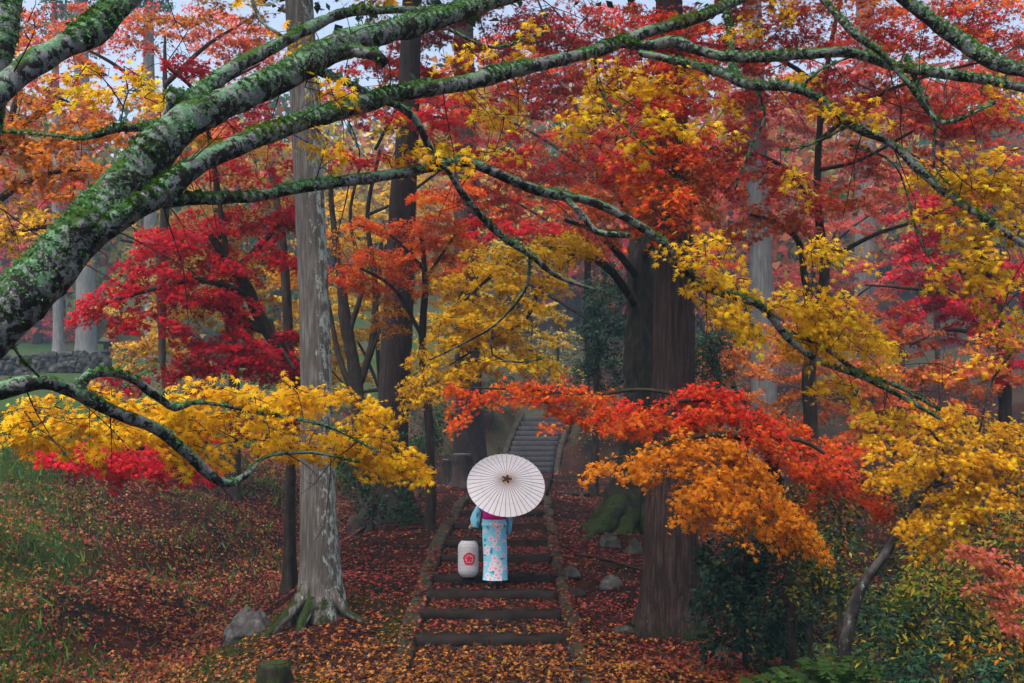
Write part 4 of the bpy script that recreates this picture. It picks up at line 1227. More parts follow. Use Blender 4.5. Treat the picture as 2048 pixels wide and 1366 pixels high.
for a in [(1310, 240, 70, 40, 12.0, 0, 1.2), (1380, 210, 60, 40, 12.1, 0, 1.0), (1350, 330, 80, 40, 12.0, 8, 1.3), (1290, 370, 60, 30, 11.9, 5, 1.1), (1400, 290, 60, 30, 12.0, 0, 1.0), (1330, 130, 80, 40, 12.2, 0, 1.3), (1370, 60, 70, 40, 12.2, 0, 1.3), (1290, 60, 70, 50, 12.2, 0, 1.3), (1330, 400, 70, 30, 11.8, 5, 1.3), (1350, 460, 60, 24, 11.8, 5, 1.0), (1270, 300, 60, 40, 11.9, 5, 1.3), (1340, 190, 60, 40, 12, 0, 1.3)]:
    t.blob(*a[:5], pr if a[1] < 320 else (R3, O2, O1), a[6], a[5])
for a in [(1250, 340, 100, 40, 13.8, 5), (1180, 300, 60, 40, 13.7, 0), (1330, 300, 90, 35, 14.2, 5), (1420, 330, 80, 35, 14.6, 5), (1480, 270, 80, 35, 14.8, 0), (1550, 330, 90, 40, 15, 5), (1600, 390, 80, 30, 15.4, 5), (1700, 60, 110, 45, 15.3, 0), (1800, 90, 100, 45, 15, 0), (1900, 60, 100, 50, 14.6, 0), (1990, 60, 70, 50, 14.4, 0), (1700, 150, 90, 40, 15.5, 0), (1800, 210, 100, 45, 15.2, 0), (1880, 240, 90, 45, 15, 5), (1760, 300, 90, 35, 15.6, 5), (1960, 230, 80, 50, 14.6, 0), (1580, 80, 80, 50, 15.4, 0), (1480, 110, 80, 50, 15, 0), (1380, 90, 90, 50, 14.6, 0), (1520, 200, 80, 40, 15, 0), (1300, 190, 80, 40, 14.4, 0)]:
    t.blob(*a[:5], pr, 1.05, a[5])
for a in [(1750, 5, 90, 30, 15.2, 0), (1860, 0, 90, 30, 14.9, 0), (1960, -5, 80, 30, 14.6, 0), (1520, 0, 90, 30, 15.2, 0), (1280, 60, 90, 50, 14.4, 0), (1240, 130, 80, 50, 14.2, 0), (1440, 380, 60, 30, 14.8, 5), (1530, 430, 70, 28, 15.8, 5), (1490, 460, 60, 24, 15.7, 5), (1580, 450, 50, 24, 16, 10), (1380, 350, 70, 30, 14.4, 0), (1700, 390, 90, 30, 16, 0), (1980, 20, 80, 30, 14.4, 0), (1620, 20, 80, 40, 15.4, 0), (1420, 20, 90, 40, 15, 0)]:
    t.blob(*a[:5], (O2, R3, O1, O3), 1.05, a[5])
t.finish()

# deep red maple at the right edge
t = maple('maple_tree', 'deep red maple at the right edge behind the bright yellow leaves', (2010, 19), [
    [(2010, 800, 19, 26), (2000, 650, 19, 22), (1980, 560, 19, 18), (1950, 480, 18.8, 12)], [(1995, 640, 19, 12), (1900, 590, 18.6, 9), (1800, 575, 18.3, 6), (1730, 570, 18, 3)], [(1985, 590, 19, 10), (1900, 530, 18.7, 8), (1830, 550, 18.4, 5)], [(2000, 680, 19, 10), (1900, 660, 18.6, 8), (1820, 690, 18.3, 4)]], size=.108, twig_r=.004)
for a in [(1880, 480, 80, 40, 18.6, 0), (1850, 540, 70, 40, 18.4, 0), (1930, 590, 90, 50, 18.8, 0), (1860, 610, 90, 40, 18.5, 0), (1960, 660, 80, 40, 18.8, 0), (1840, 420, 60, 40, 18.6, 0), (2010, 730, 60, 40, 18.8, 0), (2030, 560, 60, 60, 19, 0), (1900, 400, 80, 40, 18.6, 0)]:
    t.blob(*a[:5], (R2, R1, R4), 1.05, a[5])
for a in [(1760, 600, 60, 18, 18.2, 5), (1830, 680, 70, 30, 18.4, 5), (1780, 660, 60, 28, 18.3, 0), (1880, 740, 80, 35, 18.5, 0), (1960, 760, 80, 40, 18.6, 0)]:
    t.blob(*a[:5], (O3, B1, O2), .9, a[5])
t.finish()

# yellow maple with a pale leaning trunk, lower right
t = maple('maple_tree', 'yellow maple with a pale leaning trunk above the shrubs at lower right', (1672, 9.4), [
    [(1690, 1290, 9.4, 24), (1706, 1220, 9.4, 24), (1728, 1165, 9.4, 21), (1770, 1110, 9.4, 19), (1790, 1075, 9.4, 18), (1815, 1030, 9.35, 13), (1855, 985, 9.3, 13), (1900, 930, 9.2, 9), (1960, 860, 9.0, 6)], [(1850, 990, 9.3, 10), (1900, 960, 9.0, 8), (2000, 980, 8.8, 6), (2070, 1000, 8.6, 4)],
    [(1900, 930, 9.2, 6), (1860, 860, 9.1, 5), (1800, 850, 9.0, 3)], [(1815, 1030, 9.35, 8), (1900, 1040, 9, 5), (1990, 1060, 8.7, 3)], [(1960, 860, 9.0, 5), (1985, 760, 8.9, 6), (2060, 660, 8.8, 7)]], bark='leanbark', pick=300, tpl=STAR7, size=.075, twig_r=.003)
for a in [(1920, 840, 80, 28, 9.0, 10), (1990, 850, 70, 32, 8.9, 15), (1880, 880, 60, 30, 9.1, 0), (1960, 900, 90, 36, 8.9, 5), (2020, 930, 50, 40, 8.8, 10), (1900, 950, 80, 30, 9.1, -10), (1830, 940, 70, 30, 9.4, -10), (1790, 930, 50, 30, 9.6, -10), (1980, 980, 80, 32, 8.8, 0), (1880, 1010, 80, 28, 9.1, -20), (1830, 1040, 50, 22, 9.3, -25), (1950, 1040, 80, 26, 8.9, -5), (1860, 1070, 50, 20, 9.2, 10), (1880, 1100, 40, 18, 9.1, 10), (1770, 890, 50, 24, 9.8, 0)]:
    t.blob(*a[:5], (Y1, Y1, Y2, C(.58, .26, .012)), 1.3, a[5])
for a in [(1980, 700, 60, 35, 8.9, 0, .8), (1780, 730, 20, 12, 9, 0, .5), (2010, 660, 40, 30, 8.8, 0, .7), (1900, 745, 40, 14, 9, 0, .4)]:
    t.blob(*a[:5], (Y2, PK, O1), a[6], a[5])
t.finish()

# salmon pink maple at the right edge
t = maple('maple_tree', 'salmon pink young maple at the right edge beneath the yellow one', (2110, 8.6), [
    [(2110, 1300, 8.6, 18), (2085, 1200, 8.6, 14), (2040, 1140, 8.5, 9), (1960, 1110, 8.5, 6), (1900, 1100, 8.5, 3)], [(2085, 1200, 8.6, 8), (2020, 1200, 8.3, 5), (1960, 1190, 8.2, 3)]], pick=120, tpl=STAR7, size=.072, twig_r=.003)
for a in [(1930, 1110, 60, 22, 8.5, 20), (1990, 1140, 60, 28, 8.4, 25), (2030, 1180, 40, 40, 8.3, 30), (1960, 1165, 50, 22, 8.4, 20), (2020, 1120, 40, 24, 8.5, 15), (2040, 1250, 30, 40, 8.2, 30)]:
    t.blob(*a[:5], (PK, PK, C(.55, .2, .1), O1), 1.1, a[5])
t.finish()

# orange maple over the upper left
t = maple('maple_tree', 'orange maple at upper left behind the mossy limbs', (-90, 11.5), [
    [(-90, 900, 11.5, 60), (-80, 600, 11.5, 50), (-50, 400, 11.4, 36), (10, 280, 11.2, 20), (120, 200, 11, 10)], [(-60, 450, 11.4, 18), (40, 370, 11, 12), (140, 340, 10.7, 7), (220, 350, 10.5, 3)], [(-75, 560, 11.5, 18), (20, 470, 11, 12), (120, 450, 10.8, 6)],
    [(10, 280, 11.2, 12), (60, 130, 11.2, 9), (160, 60, 11.2, 5)]], size=.09, twig_r=.0035)
for a in [(60, 250, 90, 35, 11, 0), (150, 270, 80, 35, 10.9, 5), (90, 310, 90, 30, 10.9, 10), (180, 330, 60, 30, 10.6, 20), (40, 360, 60, 25, 11, 10), (120, 370, 70, 30, 10.8, 20), (20, 290, 40, 60, 11, 0), (200, 260, 50, 30, 10.8, 5), (60, 210, 70, 20, 11, 0)]:
    t.blob(*a[:5], (O1, O1, O3, C(.6, .25, .03)), 1.15, a[5])
for a in [(80, 430, 70, 22, 10.9, 8), (40, 470, 60, 24, 11, 8), (110, 480, 60, 22, 10.8, 10), (40, 530, 50, 24, 11, 10), (20, 410, 40, 20, 11, 0), (60, 580, 40, 20, 11, 10)]:
    t.blob(*a[:5], (Y2, Y3, Y1), .95, a[5])
for a in [(90, 85, 60, 25, 11.2, 0), (50, 115, 40, 20, 11.2, 0), (150, 130, 60, 20, 11.2, 0)]:
    t.blob(*a[:5], (O1, Y1, O2), .8, a[5])
t.finish()

# further maples that close the view, softened by the haze
FAR = 'maples standing further back in the haze'
far = [
    ('pale orange and pink maple at the top left, thin against the sky', 330, 22, (O3, PK, O1, R4), [(130, 70, 90, 40, .9), (220, 50, 100, 40, .8), (330, 60, 100, 40, .7), (450, 60, 90, 50, .6), (520, 120, 80, 60, .8), (240, 230, 100, 50, .7), (100, 180, 100, 40, .9), (400, 230, 90, 40, .8), (350, 320, 90, 40, .8), (430, 280, 80, 40, .8), (500, 30, 70, 40, .5), (40, 50, 60, 40, .5)]),
    ('ochre maple far behind the thin dark stems', 760, 31, (OL, Y1, Y3), [(690, 640, 80, 80, 1.0), (740, 560, 80, 60, .9), (650, 720, 80, 60, .9), (870, 560, 70, 60, .8), (700, 440, 90, 60, .8), (900, 640, 60, 60, .6), (830, 380, 80, 50, .7), (590, 640, 60, 60, .7)]),
    ('brownish orange maple behind the pale cedar pair', 1470, 25, (B1, O3, O1), [(1450, 700, 70, 35, 1.2), (1440, 740, 80, 35, 1.3), (1480, 800, 80, 40, 1.2), (1560, 720, 60, 60, 1.0), (1590, 790, 60, 40, 1.0), (1560, 640, 60, 40, .7), (1430, 640, 40, 30, .6)]),
    ('rust orange maple low behind the forked stems', 1800, 24, (O3, O2, B1), [(1720, 770, 80, 40, 1.1), (1800, 760, 80, 45, 1.0), (1700, 830, 80, 40, 1.0), (1850, 810, 80, 40, 1.0), (1780, 850, 80, 30, .9), (1900, 720, 60, 40, .7), (1680, 720, 60, 40, .7)]),
    ('hazy pink maple between the two grey cedar trunks', 1630, 38, (R4, O3, PK), [(1600, 560, 100, 50, .8), (1650, 640, 110, 60, .8), (1780, 540, 90, 60, .6), (1780, 650, 100, 50, .6), (1680, 440, 100, 60, .6), (1500, 360, 110, 70, .8), (1820, 380, 90, 70, .7)]),
    ('rust coloured maple high behind the scarlet crowns', 1180, 29, (O2, B1, R3), [(1080, 120, 130, 90, 1.0), (1250, 200, 130, 90, .9), (930, 200, 120, 90, .8), (1130, 280, 120, 80, .8), (1000, 380, 110, 70, .8), (1220, 480, 80, 50, .7), (900, 500, 80, 60, .7), (1120, 420, 90, 60, .8), (1400, 120, 130, 90, .9), (1330, 420, 90, 60, .7), (1400, 520, 70, 50, .7)]),
    ('dull red maple high at the right, beyond the pink crowns', 1880, 30, (R4, O2, B1), [(1700, 150, 140, 90, .9), (1850, 200, 140, 100, .9), (1980, 150, 120, 100, .9), (1900, 350, 120, 80, .7), (1560, 200, 130, 90, .8), (1720, 330, 110, 70, .7), (2030, 330, 60, 80, .7)]),
    ('mauve red maple in the haze beyond the stone wall', 90, 62, (R4, PK), [(60, 640, 70, 50, .8), (130, 670, 70, 40, .7), (40, 560, 70, 40, .5), (330, 640, 80, 50, .6)]),
    ('yellow-green maple in haze at the head of the stairs', 1120, 48, (OL, Y3), [(1000, 700, 60, 40, .7), (1080, 660, 70, 60, .6), (950, 620, 60, 60, .6), (1110, 740, 50, 30, .6)]),
]
for lab, bx, d, pal, bl in far:
    top = min(b[1] for b in bl)
    rows = [[(bx, 840, d, M(.30, 1) * FPX * FPX / d / FPX), (bx - 6, 600, d, 260 / d * 1.6), (bx + 8, max(top + 60, 200), d, 200 / d)]]
    for b in bl[::2]:
        rows.append([(bx, min(780, b[1] + 140), d, 240 / d), ((bx + b[0]) / 2, b[1] + 60, d, 160 / d), (b[0], b[1] + 8, d, 70 / d)])
    t = maple('maple_tree', lab, (bx, d), rows, size=.135 if d < 28 else (.17 if d < 45 else .24), tpl=LEAF3, tw=False, twig_r=.006, group=FAR)
    for a in bl:
        t.blob(a[0], a[1], a[2], a[3], d + RNG.uniform(-1, 1), pal, a[4] * 1.45, 0, L=1.0, dd=1.2)
    t.finish()

# the wood on the far hillside, one hazy mass of crowns
mb = MB()
for k in range(200):
    y = RNG.uniform(60, 120)
    px = RNG.uniform(-250, 2300)
    x = (px - 1024) / FPX * y
    g = gz(x, y)
    h = RNG.uniform(9, 18)
    h = min(h, 50 - g)
    pal = [(B1, OL, O3), (R4 * .7, B1), (G2 * 1.5, G3 * .6, OL * .6), (Y3, OL), (G1 * 2, G2 * 1.5)][int(RNG.choice(5, p=[.27, .25, .2, .12, .16]))]
    n = 520
    q = RNG.normal(0, 1, (n, 3))
    q /= np.linalg.norm(q, axis=1)[:, None]
    q *= (RNG.random((n, 1)) ** .4)
    lump = 1 + .35 * noise(q * 2 + k, 1.0, k)[:, None]
    pos = np.array([x, y, g + h * .58]) + q * lump * np.array([h * .33, h * .33, h * .48])
    add_leaves(mb, SLIP, pos, RNG.normal(0, 1, (n, 3)) + np.array([0, -.5, .3]), RNG.normal(0, 1, (n, 3)), RNG.uniform(.25, .6, n) * (h / 9) ** .5, colors(n, pal))
    tube(mb, np.array([[x, y, g - .3], [x + .1, y, g + h * .5], [x, y, g + h * .8]]), np.array([.22, .16, .05]) * h / 8, 5, col=(.03, .025, .022))
tag(mb.build('far_wood', MAT['leaf']), kind='stuff')

# evergreens
def evergreen(label, bx, d, rows, blobs, pal=(G1, G2), size=.10, name='evergreen_tree', cat='tree', group=None, flat=False, tpl=OVAL, L=.5, tw=True):
    x = (bx - 1024) / FPX * d
    g = gz(x, d)
    t = Tree(name, label, cat, (x, d, g), MAT['darkbark'], tpl, size, 'evergreen', twig_r=.004, group=group, tw=tw)
    for k, rr in enumerate(rows):
        pts = [(*P(a, b, dd), M(w, dd) / 2) for a, b, dd, w in rr]
        if k == 0:
            pts = [(x, d, g - .1, pts[0][3] * 1.2)] + pts
        t.limb(pts, 'trunk' if k == 0 else 'branch', sides=8, step=.12, rough=.2, seed=int(bx) + k)
    for a in blobs:
        t.blob(a[0], a[1], a[2], a[3], a[4], a[6] if len(a) > 6 else pal, a[5], 0, L=L, flat=flat, size=size)
    t.finish()


evergreen('dark evergreen tree left of the old mossy trunk, by the upper path', 1190, 26, [[(1190, 900, 26, 14), (1195, 700, 26, 10), (1200, 600, 26, 6)], [(1195, 720, 26, 6), (1225, 650, 26, 4)]],
          [(1200, 600, 45, 40, 26, 1.2), (1215, 660, 50, 50, 26, 1.4), (1205, 730, 50, 45, 26, 1.4), (1170, 640, 25, 40, 26, .7), (1230, 570, 35, 40, 26, 1.0)])
evergreen('dark evergreen bush right of the reddish cedar, under the pale leaves', 1440, 23, [[(1440, 880, 23, 12), (1435, 720, 23, 8)]], [(1420, 680, 50, 30, 23, 1.2), (1460, 660, 40, 25, 23, 1.0), (1420, 730, 50, 40, 23, 1.3), (1400, 780, 40, 30, 23, 1.0)], name='evergreen_bush', cat='bush')
evergreen('green bush between the dark cedar and the stump', 862, 27, [[(862, 930, 27, 8), (862, 860, 27, 5)]], [(860, 850, 40, 30, 27, 1.2), (850, 890, 40, 25, 27, 1.0), (880, 830, 25, 25, 27, .9)], pal=(G2, C(.02, .07, .03)), name='evergreen_bush', cat='bush')
evergreen('dark low bush at the foot of the dark brown cedar', 745, 19.3, [[(745, 1080, 19.3, 8), (745, 1000, 19.3, 5)]], [(730, 950, 60, 30, 19.5, 1.0), (800, 880, 40, 30, 19.8, .9), (830, 1010, 30, 40, 19.4, .9), (760, 1000, 50, 25, 19.3, .8), (700, 900, 40, 25, 19.4, .8)], name='evergreen_bush', cat='bush')
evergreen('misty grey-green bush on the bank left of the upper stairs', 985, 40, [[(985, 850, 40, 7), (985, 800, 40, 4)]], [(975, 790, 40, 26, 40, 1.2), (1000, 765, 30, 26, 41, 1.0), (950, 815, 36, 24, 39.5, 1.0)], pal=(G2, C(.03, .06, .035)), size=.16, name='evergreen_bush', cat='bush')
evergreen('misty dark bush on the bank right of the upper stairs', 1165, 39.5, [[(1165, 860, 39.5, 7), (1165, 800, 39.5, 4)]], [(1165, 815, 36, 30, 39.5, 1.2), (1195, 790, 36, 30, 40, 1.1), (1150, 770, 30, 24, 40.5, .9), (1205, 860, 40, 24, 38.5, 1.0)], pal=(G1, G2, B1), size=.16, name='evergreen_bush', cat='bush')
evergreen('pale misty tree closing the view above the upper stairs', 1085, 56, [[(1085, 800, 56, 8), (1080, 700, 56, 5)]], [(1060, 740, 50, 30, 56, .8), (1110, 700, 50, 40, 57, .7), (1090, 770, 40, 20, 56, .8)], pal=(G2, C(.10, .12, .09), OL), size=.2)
SH = 'shrubs in the lower right corner'
evergreen('blackish green shrub against the right side of the reddish cedar', 1490, 10.8, [[(1490, 1300, 10.8, 12), (1480, 1200, 10.8, 8)], [(1485, 1230, 10.8, 7), (1540, 1130, 10.7, 5)]],
          [(1450, 1110, 60, 40, 10.8, 1.4), (1520, 1090, 70, 40, 10.8, 1.3), (1460, 1190, 70, 50, 10.7, 1.4), (1540, 1170, 70, 50, 10.8, 1.4), (1500, 1260, 80, 50, 10.6, 1.4), (1430, 1270, 40, 40, 10.6, 1.0), (1580, 1250, 70, 60, 10.9, 1.2)], pal=(G1, C(.010, .04, .028), G1), size=.085, name='shrub', cat='shrub', group=SH, L=.35)
evergreen('glossy green shrub with yellowing leaves left of the pale leaning trunk', 1620, 10.0, [[(1620, 1280, 10.0, 10), (1625, 1150, 10.0, 7)], [(1622, 1200, 10, 6), (1690, 1120, 9.9, 4)]],
          [(1600, 1100, 50, 22, 9.9, 1.1), (1660, 1130, 60, 30, 10, 1.1), (1720, 1170, 60, 36, 9.9, 1.1), (1640, 1190, 60, 30, 9.9, .9), (1690, 1060, 60, 30, 10.2, .9), (1650, 1000, 60, 30, 10.6, .8, (OL, G2, B1)), (1760, 1110, 40, 30, 10, .8)], pal=(G2, C(.03, .09, .05), C(.03, .08, .03), OL), size=.075, name='shrub', cat='shrub', group=SH, L=.35)
evergreen('leafy green shrub right of the pale leaning trunk', 1810, 8.8, [[(1810, 1330, 8.8, 10), (1810, 1240, 8.8, 7)], [(1810, 1280, 8.8, 6), (1880, 1200, 8.7, 4)]],
          [(1780, 1220, 50, 40, 8.9, 1.1, (G2, C(.03, .09, .05))), (1830, 1180, 50, 36, 8.9, 1.0, (G3, OL)), (1850, 1250, 70, 40, 8.7, 1.0), (1800, 1300, 70, 40, 8.7, 1.2), (1900, 1190, 60, 40, 8.9, .9, (OL, G3)), (1920, 1270, 60, 40, 8.6, 1.0), (1980, 1300, 60, 50, 8.5, 1.0, (OL, O1, G2)), (2030, 1330, 40, 40, 8.4, .9)], pal=(G2, G1, OL), size=.07, name='shrub', cat='shrub', group=SH, L=.32)
evergreen('dark shrub along the bottom edge at the right, thinly leaved', 1900, 8.0, [[(1900, 1370, 8.0, 8), (1900, 1330, 8.0, 5)]], [(1860, 1340, 70, 30, 8.0, 1.1), (1960, 1350, 70, 30, 7.9, 1.1), (1770, 1345, 60, 30, 8.1, 1.0), (2030, 1360, 40, 30, 7.8, 1.0)], pal=(G1, G2, C(.03, .09, .05)), size=.07, name='shrub', cat='shrub', group=SH, L=.3)
evergreen('olive and orange shrub at the right edge above the salmon maple', 2010, 11.5, [[(2010, 1250, 11.5, 10), (2005, 1120, 11.5, 7)]], [(1960, 1080, 80, 50, 11.5, .9), (2030, 1050, 50, 60, 11.4, .9), (1900, 1150, 80, 40, 11.4, 1.0), (1990, 1180, 80, 50, 11.3, 1.0), (1820, 1090, 60, 40, 11.6, .8)], pal=(OL, G2, B1, C(.2, .2, .02)), size=.08, name='shrub', cat='shrub', group=SH, L=.4)
evergreen('dark undergrowth shrub behind the orange maple, right of the reddish cedar', 1680, 14, [[(1680, 1100, 14, 10), (1680, 1000, 14, 6)]], [(1560, 1010, 80, 50, 14, 1.0), (1680, 1000, 90, 50, 14, 1.0), (1640, 1080, 90, 50, 14, 1.0), (1500, 1050, 70, 50, 14, 1.0), (1800, 990, 80, 40, 14.5, .9)], pal=(G1, OL * .6, G2, B1), size=.09, name='shrub', cat='shrub', group=SH, L=.5)

ug = MB()
xy = np.stack([RNG.uniform(2.4, 9.5, 12000), RNG.uniform(8.2, 17, 12000)], 1)
xy = xy[(xy[:, 0] - 2.4 > .45 * np.abs(noise(np.stack([xy[:, 1], xy[:, 1] * 0, xy[:, 1] * 0], 1), 1.0, 5))) & (xy[:, 0] > 1.9 + .0 * xy[:, 1])]
n = len(xy)
hh = (.25 + .35 * np.clip(noise(np.stack([xy[:, 0], xy[:, 1], 0 * xy[:, 0]], 1), .8, 91), 0, 1)) * RNG.random(n) * np.clip((xy[:, 0] - 2.2) / 1.2, .15, 1)
add_leaves(ug, OVAL, np.stack([xy[:, 0], xy[:, 1], ground_z(xy[:, 0], xy[:, 1]) + hh], -1), RNG.normal(0, .6, (n, 3)) + np.array([0, -.4, .8]), RNG.normal(0, 1, (n, 3)), RNG.uniform(.08, .16, n), colors(n, (G1, G2, C(.012, .045, .02), OL * .5)))
tag(ug.build('undergrowth', MAT['evergreen']), kind='stuff')

# ferns and a strap-leaved plant in the corner
for fx, fy, d, n in [(1620, 1320, 8.6, 9), (1560, 1340, 8.5, 8), (1690, 1300, 8.7, 8)]:
    x = (fx - 1024) / FPX * d
    z = CAMZ + (HY - fy - 60) / FPX * d
    lab = {1620: 'bright green fern at the bottom edge, middle of three', 1560: 'bright green fern at the bottom edge, nearest the reddish cedar', 1690: 'bright green fern at the foot of the pale leaning trunk'}[fx]
    g = gz(x, d)
    fr = thing('fern', lab.replace('bright', 'mid'), 'fern', (x, d, g), 'ferns at the bottom edge')
    for k in range(n):
        a = 2 * math.pi * k / n + random.uniform(-.3, .3)
        L = random.uniform(.35, .55)
        t = np.linspace(0, 1, 14)
        hgt = max(.15, z - g)
        ln = np.stack([x + math.cos(a) * L * t, d + math.sin(a) * L * t, g + hgt * 1.3 * np.sin(t * 1.9) / np.sin(1.9) * .9 + .02], -1)
        mb = MB()
        tube(mb, ln, np.linspace(.004, .0015, 14), 4, col=(.06, .10, .02))
        tg = np.gradient(ln, axis=0)
        tg /= np.linalg.norm(tg, axis=1)[:, None]
        sd = np.cross(tg, [0, 0, 1.0])
        sd /= np.linalg.norm(sd, axis=1)[:, None]
        for sg in (-1, 1):
            sz = .13 * np.sin(np.clip(t * 2.6 + .3, 0, 3.0)) + .02
            add_leaves(mb, KITE, ln + sd * sg * (sz / 2)[:, None], np.cross(sd, tg) + RNG.normal(0, .15, (14, 3)), sd * sg + tg * .35, sz, colors(14, (G3 * .7, C(.035, .08, .010))))
        mb.build('frond', MAT['grass'], fr)

# ------------------------------------------------------------------ stones, stump, wall, lantern
def stone(px, py, d, size, label, seed, name='boulder', cat='rock', mat='stone', group=None):
    x = (px - 1024) / FPX * d
    g = gz(x, d)
    mb = MB()
    rock(mb, (x, d, g + size[2] * .45), size, seed, 4, .28)
    v = mb.v
    for q in range(len(v)):
        up = np.clip((v[q][:, 2] - g) / (size[2] * 1.5), 0, 1)
        v[q][:, :2] = np.array([x, d]) + (v[q][:, :2] - np.array([x, d])) * (1.12 - .55 * up)[:, None]
    o = mb.build(name, MAT[mat], None, off=(x, d, g))
    o.location = (x, d, g)
    tag(o, label, cat, group)


MAT['boulder'] = bark_mat('pale_boulder', (.06, .058, .057), (.13, .128, .125), moss=.02, stretch=(5, 5, 5))
MAT['mossrock'] = bark_mat('mossy_rock', (.05, .047, .044), (.12, .115, .11), moss=.5, stretch=(3, 3, 3))
stone(500, 1225, 13.6, (.30, .26, .24), 'large pale grey boulder on the mound left of the pale cedar', 4, mat='boulder')
ST = 'loose stones right of the steps'
stone(1142, 1140, 14.9, (.14, .12, .11), 'rounded grey stone against the right kerb beside the steps', 5, 'stone', 'stone', 'stone', ST)
stone(1222, 1152, 14.6, (.15, .12, .10), 'grey stone among red leaves, between the kerb and the reddish cedar', 6, 'stone', 'stone', 'stone', ST)
stone(1248, 1240, 12.6, (.12, .10, .05), 'flat grey stone sunk in leaves in front of the reddish cedar', 7, 'stone', 'stone', 'stone', ST)
stone(1220, 1090, 17.0, (.18, .15, .14), 'pale mossy stone at the foot of the old dark tree', 8, 'stone', 'stone', 'mossrock', ST)
stone(1268, 1095, 16.6, (.13, .12, .16), 'upright mossy stone just right of the pale mossy one', 9, 'stone', 'stone', 'mossrock', ST)
stone(1172, 977, 26.5, (.20, .15, .10), 'flat pale stone beside the landing below the upper stairs', 10, 'stone', 'stone', 'stone', ST)
stone(1150, 1165, 14.2, (.16, .12, .07), 'low dark stone beside the right kerb, just before the rounded grey one', 12, 'stone', 'stone', 'step', ST)

# cut stump at the bottom edge
def stump(px, d, r, h, label, bark, seed, roots=True):
    x = (px - 1024) / FPX * d
    g = gz(x, d)
    t = Tree('tree_stump', label, 'stump', (x, d, g), MAT[bark])
    zs = np.linspace(-.1, h, 9)
    t.limb([(x, d, g + z, r) for z in zs], 'stump_bark', sides=26, step=.05, rough=.15, rscale=8, lobes=cedar_lobes(.5, g, .12, seed, .08), seed=seed)
    mb = MB()
    th = np.linspace(0, 2 * math.pi, 26, endpoint=False)
    rr = r * .86 * (1 + .06 * np.sin(3 * th + seed))
    ring = np.stack([x + rr * np.cos(th), d + rr * np.sin(th), np.full(26, g + h + .012)], -1)
    low = ring.copy()
    low[:, 2] -= .05
    mb.add(np.concatenate([ring, low]), [[k, 26 + k, 26 + (k + 1) % 26, (k + 1) % 26] for k in range(26)])
    mb.add(ring, [list(range(26))])
    mb.build('cut_face', MAT['woodtop'] if bark != 'mossbark2' else MAT['mossrock'], t.root, smooth=False)


MAT['mossbark2'] = bark_mat('mossy_stump_bark', (.02, .018, .014), (.05, .045, .03), moss=.7, moss_h=(-.6, .4), stretch=(6, 6, 2))
stump(548, 10.6, .15, .24, 'dark mossy stump among yellow leaves at the bottom edge', 'mossbark2', 3)
stump(924, 29.5, .30, .95, 'cut tree stump with pale top just left of the white umbrella', 'cedar_dark', 5)
stump(893, 31, .16, .85, 'narrower cut stump beside the broad one left of the umbrella', 'cedar_dark', 6)

# log edging at the landing
mb = MB()
a, b = P(1092, 958, 27.5), P(1178, 974, 26.3)
for q in (a, b):
    q[2] = gz(q[0], q[1]) + .06
t = np.linspace(0, 1, 14)[:, None]
tube(mb, a * (1 - t) + b * t, .07, 10, .2, 5)
o = mb.build('log', MAT['step'], None, off=a)
o.location = a
tag(o, 'dark log lying across the right side of the landing, below the upper stairs', 'log')
# a fallen bough on the right slope
mb = MB()
pts = spline([P(1150, 1105, 16.2), P(1200, 1112, 16.0), P(1260, 1135, 15.4), P(1290, 1140, 15.2)], .1)
pts[:, 2] = ground_z(pts[:, 0], pts[:, 1]) + .03
tube(mb, pts, np.linspace(.035, .015, len(pts)), 7, .3, 6)
o = mb.build('fallen_branch', MAT['twig'], None, off=pts[0])
o.location = pts[0]
tag(o, 'dark fallen branch on red leaves between the steps and the reddish cedar', 'branch')

# distant stone wall and lantern
wall_y = 44.0
x0, x1 = (-40 - 1024) / FPX * wall_y, (205 - 1024) / FPX * wall_y
gw = gz((x0 + x1) / 2, wall_y)
wl = thing('stone_wall', 'low rough stone wall in haze beyond the lawn at far left', 'wall', ((x0 + x1) / 2, wall_y, gw))
variants = []
for k in range(6):
    mb = MB()
    rock(mb, (0, 0, 0), (.2, .2, .14), 40 + k, 2)
    variants.append(mb.mesh('stone', MAT['stone']))
for r_ in range(4):
    xx = x0 + r_ * .13
    k = 0
    while xx < x1:
        o = bpy.data.objects.new('stone', random.choice(variants))
        o.parent = wl
        gg = gz(xx, wall_y)
        o.location = (xx - wl.location.x, random.uniform(-.05, .05), gg - gw + .12 + r_ * .23)
        s = random.uniform(.85, 1.2)
        o.scale = (s, s, s * random.uniform(.9, 1.1))
        o.rotation_euler = (random.uniform(-.3, .3), random.uniform(-.3, .3), random.uniform(0, 6))
        COL.objects.link(o)
        xx += .36 * s
lx = (216 - 1024) / FPX * 43
lg = gz(lx, 43)
ln = thing('stone_lantern', 'weathered stone lantern at the right end of the distant wall', 'lantern', (lx, 43, lg))
def lpart(name, prof, sides):
    mb = MB()
    lathe(mb, [(r_, lg + z) for r_, z in prof], sides, axis=(lx, 43))
    mb.build(name, MAT['stone'], ln, smooth=False)
lpart('base', [(.0, -.1), (.45, -.1), (.45, .12), (.32, .22), (0, .22)], 6)
lpart('post', [(.0, .22), (.17, .22), (.15, .6), (.17, .85), (0, .85)], 14)
lpart('platform', [(0, .85), (.3, .93), (.34, 1.05), (0, 1.05)], 6)
lpart('fire_box', [(0, 1.05), (.2, 1.05), (.2, 1.35), (0, 1.35)], 6)
lpart('roof', [(0, 1.33), (.48, 1.36), (.5, 1.42), (.2, 1.62), (.08, 1.68), (0, 1.68)], 6)
lpart('finial', [(0, 1.68), (.07, 1.70), (.10, 1.78), (.05, 1.86), (0, 1.9)], 10)

